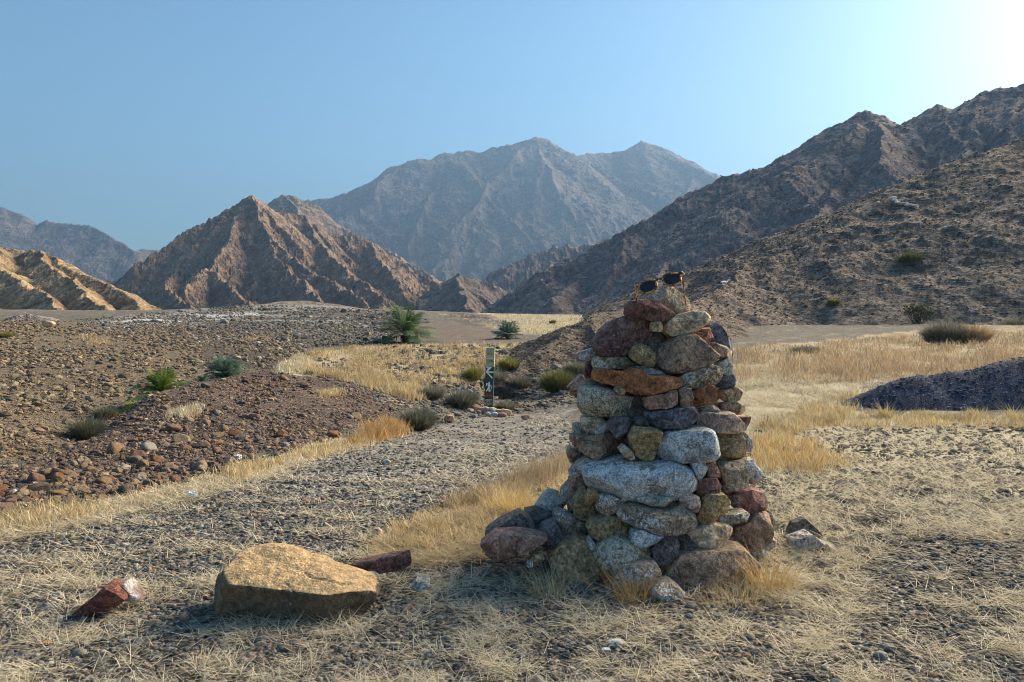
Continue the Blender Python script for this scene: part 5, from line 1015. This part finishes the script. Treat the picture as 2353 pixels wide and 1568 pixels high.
tuft(1300,1262,26,.10,.22,.05,[(.34,.28,.2,1)], "few thin grey stalks before the violet rock at the left", 306, .25, Y=2.16, w=.0012)
for k, (u, v, lb) in enumerate(((1935,955,"left tip"),(2035,958,"left third"),(2128,962,"left middle"),(2245,958,"centre"),(2330,965,"right frame edge"))):
    tuft(u, v, 90, .07, .24 if k in (1, 4) else .16, .05, [(.56,.48,.26,3),(.46,.44,.24,1.5),(.6,.45,.22,2)], f"pale grass tuft before the gravel heap at its {lb}", 310 + k, .45)

# ------------------------------------------------------------------ shrubs
GRY = [(.22,.22,.17,4),(.30,.29,.23,3),(.15,.155,.12,3),(.38,.35,.28,1)]; DGR = [(.12,.135,.095,4),(.18,.19,.14,3),(.26,.26,.20,1.5)]; YGR = [(.28,.27,.07,3),(.20,.22,.07,3),(.38,.33,.12,2)]; GRN = [(.10,.13,.045,3),(.16,.17,.06,3),(.22,.2,.09,1.5)]
def shrub(u, v, wp, hp, cols, label, seed, n=900, pos=None, lean=.75, dense=1.0):
    r = np.random.default_rng(seed)
    x, y, z = gpos(u, v) if pos is None else [float(q) for q in pos]
    W = wp / F * y * .5; H = hp / F * y; root = empty("shrub", (x, y, z)); n = int(n * dense)
    a = r.uniform(0, 2 * np.pi, n); rad = np.sqrt(r.random(n)); tw = MB()
    for k in range(7):
        b = r.uniform(0, 6.28); tw.tube([(0, 0, -.05 * H), (math.cos(b) * W * .2, math.sin(b) * W * .2, H * .3), (math.cos(b) * W * .5, math.sin(b) * W * .5, H * .62)], [.03 * H, .02 * H, .006 * H], 5)
    tw.build("stem", M_TWIG, root)
    k = rad * .65; P = np.stack([np.cos(a) * W * k, np.sin(a) * W * k, H * r.uniform(0, .45, n) * (1 - rad * .5)], 1)
    ln = H * r.uniform(.35, .75, n); le = np.clip(rad * lean + r.normal(0, .25, n), 0, 1.45)
    blades("foliage", P, ln, le, np.full(n, .00072 * y) * r.uniform(.6, 1.5, n), pal(n, cols, seed + 1, .25), seed + 2, M_LEAF, .3, parent=root, az=a + r.normal(0, .5, n))
    tag(root, label, "shrub", "shrubs of the valley"); return root
M_TWIG = plain("dry twig", (.13, .10, .075), .9)
shrub(958,988,88,60,DGR, "dark grey green round shrub beside the track", 401, 2600)
shrub(1062,936,80,48,GRY, "grey green shrub left of the trail marker", 402, 1900)
shrub(992,917,72,36,GRY, "low grey shrub left of the grey green shrub", 403, 1500)
shrub(1160,944,55,28,GRY, "small grey green shrub at the right foot of the trail marker", 404, 1000)
shrub(1086,872,46,36,YGR, "yellow green bush left behind the trail marker", 405, 1000)
shrub(1168,848,54,32,YGR, "yellow green bush right behind the trail marker", 406, 1000)
shrub(1140,884,44,40,GRY, "grey bush directly right of the trail marker", 407, 900)
shrub(1190,892,64,34,DGR, "low dark bush at the foot of the rocky mound", 408, 900)
shrub(1282,902,80,62,GRN, "green bush before the rocky mound left of the cairn", 409, 2200)
shrub(1322,862,56,40,GRY, "grey bush on the mound behind the green bush", 410, 1000, pos=None)
shrub(202,1008,80,62,DGR, "dark scrub deepening the gully shade left of the rubble bank", 418, 1400)  # dark strip of scrub, added to strengthen the gully's shadow
shrub(238,962,52,34,DGR, "small dark scrub deepening the gully shade behind the yellow cushion bush", 419, 800)  # second clump added for the gully's shadow
shrub(256,958,36,18,[(.42,.33,.08,3),(.34,.28,.08,2)], "little yellow cushion bush at the gully edge", 411, 500)
shrub(14,776,50,18,YGR, "green yellow cushion bush on the far left slope", 412, 500)
shrub(1850,812,90,22,GRY, "low grey bush at the left foot of the near hillside", 413, 900)
shrub(2178,790,125,62,GRY, "big grey bush at the foot of the near hillside", 414, 3000)
shrub(2238,788,80,50,ORG, "tawny dry bush right of the big grey bush", 415, 1400)
shrub(1270,744,18,11,GRN, "tiny green bush on the valley floor", 416, 200)
for u, v, wp, hp, cols, lb, sd in ((2088,603,64,30,GRN, "olive bush high on the near hillside", 421), (1912,698,32,18,YGR, "small yellow green bush on the near hillside", 422), (2330,757,80,40,GRY, "grey bush on the hillside at the right frame edge", 423)):
    p = hill_points(HILL, u, v)
    if p is not None: shrub(u, v, wp, hp, cols, lb, sd, 800, pos=p)
def leafy(u, v, wp, hp, label, seed, pos):
    """dark leafy bush of many small leaves in uneven clumps"""
    r = np.random.default_rng(seed); x, y, z = [float(q) for q in pos]; W = wp / F * y * .5; H = hp / F * y; root = empty("shrub", (x, y, z)); C = []
    tw = MB()
    for k in range(16):
        a = r.uniform(0, 6.28); q = np.array((math.cos(a) * W * r.uniform(.1, .75), math.sin(a) * W * r.uniform(.1, .75), H * r.uniform(.2, .9))); tw.tube([(0, 0, -.05), tuple(q * .5 + (0, 0, -.05 * H)), tuple(q)], [.03 * H, .018 * H, .006 * H], 5)
        C.append(q + r.normal(0, .16, (130, 3)) * (W, W, H * .8))
    tw.build("stem", M_TWIG, root); P = np.concatenate(C); P[:, 2] = np.abs(P[:, 2]); n = len(P)
    blades("foliage", P, np.full(n, H * .07) * r.uniform(.6, 1.4, n), r.uniform(.2, 1.5, n), np.full(n, H * .035), pal(n, [(.045,.065,.022,4),(.07,.09,.03,3),(.10,.12,.045,1)], seed, .3), seed + 1, M_LEAF, .2, parent=root)
    tag(root, label, "shrub", "shrubs of the valley")
p = hill_points(HILL, 2105, 752)
leafy(2105, 752, 78, 52, "dark green leafy bush left of the big grey bush", 431, p if p is not None else gpos(2105, 768))

# ------------------------------------------------------------------ young date palms in the gully
M_TRUNK = plain("palm trunk fibre", (.10, .075, .05), .95, .2, .4, 40)
def palm(u, v, hp, wp, nf, cols, label, seed, trunk=.0, e0=.25, e1=1.45, Y=None, name="palm", cat="palm", azr=None):
    r = np.random.default_rng(seed)
    if Y is None: x, y, z = gpos(u, v)
    else: x, y, _ = px(u, v, Y); z = float(px(u, v, Y)[2])
    H = hp / F * y; W = wp / F * y * .5; root = empty(name, (x, y, z)); th_ = H * trunk
    if trunk:
        mb = MB(); mb.tube([(0, 0, -.1), (.02 * H, 0, th_ * .5), (.03 * H, 0, th_)], [.085 * H, .07 * H, .055 * H], 9); tk = mb.build("trunk", M_TRUNK, root)
        mb = MB()
        for k in range(22):
            a = k * 2.4; zz = th_ * (.1 + .9 * k / 22); mb.tube([(math.cos(a) * .05 * H, math.sin(a) * .05 * H, zz), (math.cos(a) * .12 * H, math.sin(a) * .12 * H, zz + .06 * H)], [.022 * H, .008 * H], 4)
        mb.build("leaf_stub", M_TRUNK, tk)
    for k in range(nf):
        az = (k * 2.399 + r.normal(0, .25)) if azr is None else r.uniform(*azr); el = e0 + (e1 - e0) * ((k + .5) / nf) ** .8 + r.normal(0, .08)
        L = math.hypot(W * math.cos(el) * 1.15, (H - th_) * math.sin(el) * 1.12) * r.uniform(.85, 1.1); dr = r.uniform(.25, .6) * math.cos(el) + .08
        d = np.array((math.cos(az) * math.cos(el), math.sin(az) * math.cos(el), math.sin(el))); side = np.array((-math.sin(az), math.cos(az), 0)); t = np.linspace(0, 1, 30)
        R = np.array((0, 0, th_)) + d * (L * t)[:, None] - np.array((0, 0, 1)) * (L * dr * t ** 2.2)[:, None]
        V, Q = [], []; w0 = .0011 * y
        for i in range(29):                                            # midrib
            b = len(V); V += [R[i] - side * w0 * (1 - t[i] * .8), R[i] + side * w0 * (1 - t[i] * .8), R[i + 1] + side * w0 * (1 - t[i + 1] * .8), R[i + 1] - side * w0 * (1 - t[i + 1] * .8)]; Q.append((b, b + 1, b + 2, b + 3))
        nrm = np.cross(side, d)
        for i in range(4, 30):
            tg = R[i] - R[i - 1]; tg = tg / np.linalg.norm(tg); ll = L * .34 * math.sin(math.pi * (.12 + .80 * t[i])) ** .7 * r.uniform(.85, 1.1)
            for sg in (-1, 1):
                dd = tg * .75 + side * sg * .75 + nrm * .35 + r.normal(0, .08, 3); dd = dd / np.linalg.norm(dd); wd = tg * .0006 * y + nrm * .0003 * y; b = len(V); m_ = R[i] + dd * ll * .5; e_ = R[i] + dd * ll - np.array((0, 0, ll * .12))
                V += [R[i] - wd * .6, R[i] + wd * .6, m_ + wd, m_ - wd, e_ + wd * .15, e_ - wd * .15]; Q += [(b, b + 1, b + 2, b + 3), (b + 3, b + 2, b + 4, b + 5)]
        c = np.array(cols[r.integers(0, len(cols))]) * r.uniform(.8, 1.2); mesh_np("frond", np.array(V), [np.array(Q)], M_LEAF, np.tile(c, (len(V), 1)), sm=False, parent=root)
    tag(root, label, cat, "young date palms"); return root
PG = [(.12,.20,.085),(.15,.23,.10),(.20,.27,.14)]; PB = [(.12,.21,.165),(.17,.26,.20),(.22,.30,.24)]; PY = [(.10,.19,.045),(.15,.26,.06),(.28,.33,.08)]
palm(930,789,88,150,40,PG, "tallest young date palm with a short trunk near the grass field", 501, .18, .0, 1.5, Y=28)
palm(880,795,30,75,20,PB, "low bluish palm sucker at the left foot of the tallest palm", 502, 0, .1, 1.2, Y=27.5)
palm(1166,780,44,88,32,PB, "fan shaped low palm standing alone on the valley floor", 503, 0, .25, 1.45, Y=31)
palm(517,877,64,104,46,PB, "bluish palm clump above the green palm in the gully", 504, 0, .3, 1.45, Y=13.5)
palm(372,911,66,140,48,PY, "bright green palm clump in the gully", 505, 0, .15, 1.4, Y=10.4)
palm(322,930,30,95,14,PY, "low drooping palm fronds left of the bright green palm", 506, 0, .0, .6, Y=9.2)
palm(465,878,22,40,10,PB, "tiny bluish palm sprout between the two palm clumps", 507, 0, .2, 1.3, Y=12.5)

# ------------------------------------------------------------------ litter, odd rocks, summit mast
def crumple(u, v, wp, hp, m, label, seed, name, cat, part=None):
    x, y, z = gpos(u, v); D, Fc = ico(4); r = np.random.default_rng(seed); V = D * (wp / F * y * .5, wp / F * y * .35, hp / F * y * .6); d = 1 + .45 * fbm3(D * 2.1 + seed, 3, seed) - .25 * np.abs(vn3(D * 3.3, seed))
    V = V * d[:, None]; V[:, 2] = np.maximum(V[:, 2], -hp / F * y * .3); tag(mesh_np(name, V, [Fc], m, loc=(x, y, z + hp / F * y * .3), sm=False), label, cat)
crumple(438,1143,30,17, plain("pale blue plastic", (.55, .68, .76), .3, .5), "crumpled pale blue plastic bag at the track edge", 3, "plastic_bag", "litter")
crumple(545,1054,24,12, plain("white cloth", (.62, .63, .62), .8), "white crumpled scrap among the bank rocks", 5, "scrap", "litter")
for u, v, wp, hp, m, lb in ((866,1238,22,26,'beige',"pale upright stone stump at the grass edge"),(1208,965,20,12,'brown',"brown angular rock right of the trail marker"),(1032,972,26,18,'brown',"brown rock at the gully lip left of the trail marker"),(888,1067,20,10,'grey',"small grey rock lying alone on the track"),
                           (110,752,24,16,'tan',"tan boulder on the far left slope"),(455,790,10,6,'white',"white stone on the far slope"),(1393,1500,22,10,'white',"small white stone in the foreground right of centre"),(1590,1528,24,10,'white',"white stone at the bottom edge"),(1415,1488,40,16,'grey',"flat grey stone at the bottom of the cairn front"),(100,1485,30,10,'rust',"flat orange stone at the lower left"),(965,1335,36,14,'green',"grey stone right of the tan boulder"),(1100,1415,20,8,'pink',"small pinkish stone in the straw left of the cairn")):
    x, y, z = gpos(u, v); pts = [(u + wp / 2 * math.cos(t) * random.Random(u + k).uniform(.8, 1.15), v - hp * .5 + hp / 2 * math.sin(t) * random.Random(v + k).uniform(.8, 1.15)) for k, t in enumerate(np.linspace(0, 2 * math.pi, 9, endpoint=False))]
    stone(pts, m, lb, depth=wp / F * y * .4, Y=y, name="rock", cat="rock", group="odd rocks lying on the ground", sub=3)
def mast():
    m = plain("grey steel", (.25, .25, .26), .5); x, y, z = px(1473, 330, 3250); root = empty("summit_mast", (x, y, z)); mb = MB(); mb.tube([(0, 0, -20), (0, 0, 19)], [1.6, .8], 8); mb.build("pole", m, root); mb = MB(); mb.box((-5, -.8, 12), (5, .8, 13.6)); mb.build("crossbar", m, root)
    tag(root, "tiny mast standing on the second summit of the far massif", "mast")
mast()
# ------------------------------------------------------------------ the air between here and the mountains
def haze():
    mb = MB(); mb.box((-4600, -4600, -60), (4600, 4600, 800))
    t = bpy.data.materials.new("thin haze"); t.use_nodes = True; n = t.node_tree; n.nodes.remove(n.nodes["Principled BSDF"])
    v = n.nodes.new("ShaderNodeVolumePrincipled"); v.inputs["Color"].default_value = (0.165, 0.28, 0.45, 1); v.inputs["Density"].default_value = HAZE
    v.inputs["Anisotropy"].default_value = 0.2
    n.links.new(v.outputs[0], n.nodes["Material Output"].inputs["Volume"])
    o = mb.build("haze", t); tag(o, "pale blue haze fading the far mountains", "haze", kind="stuff")
HAZE = 0.00029
haze()
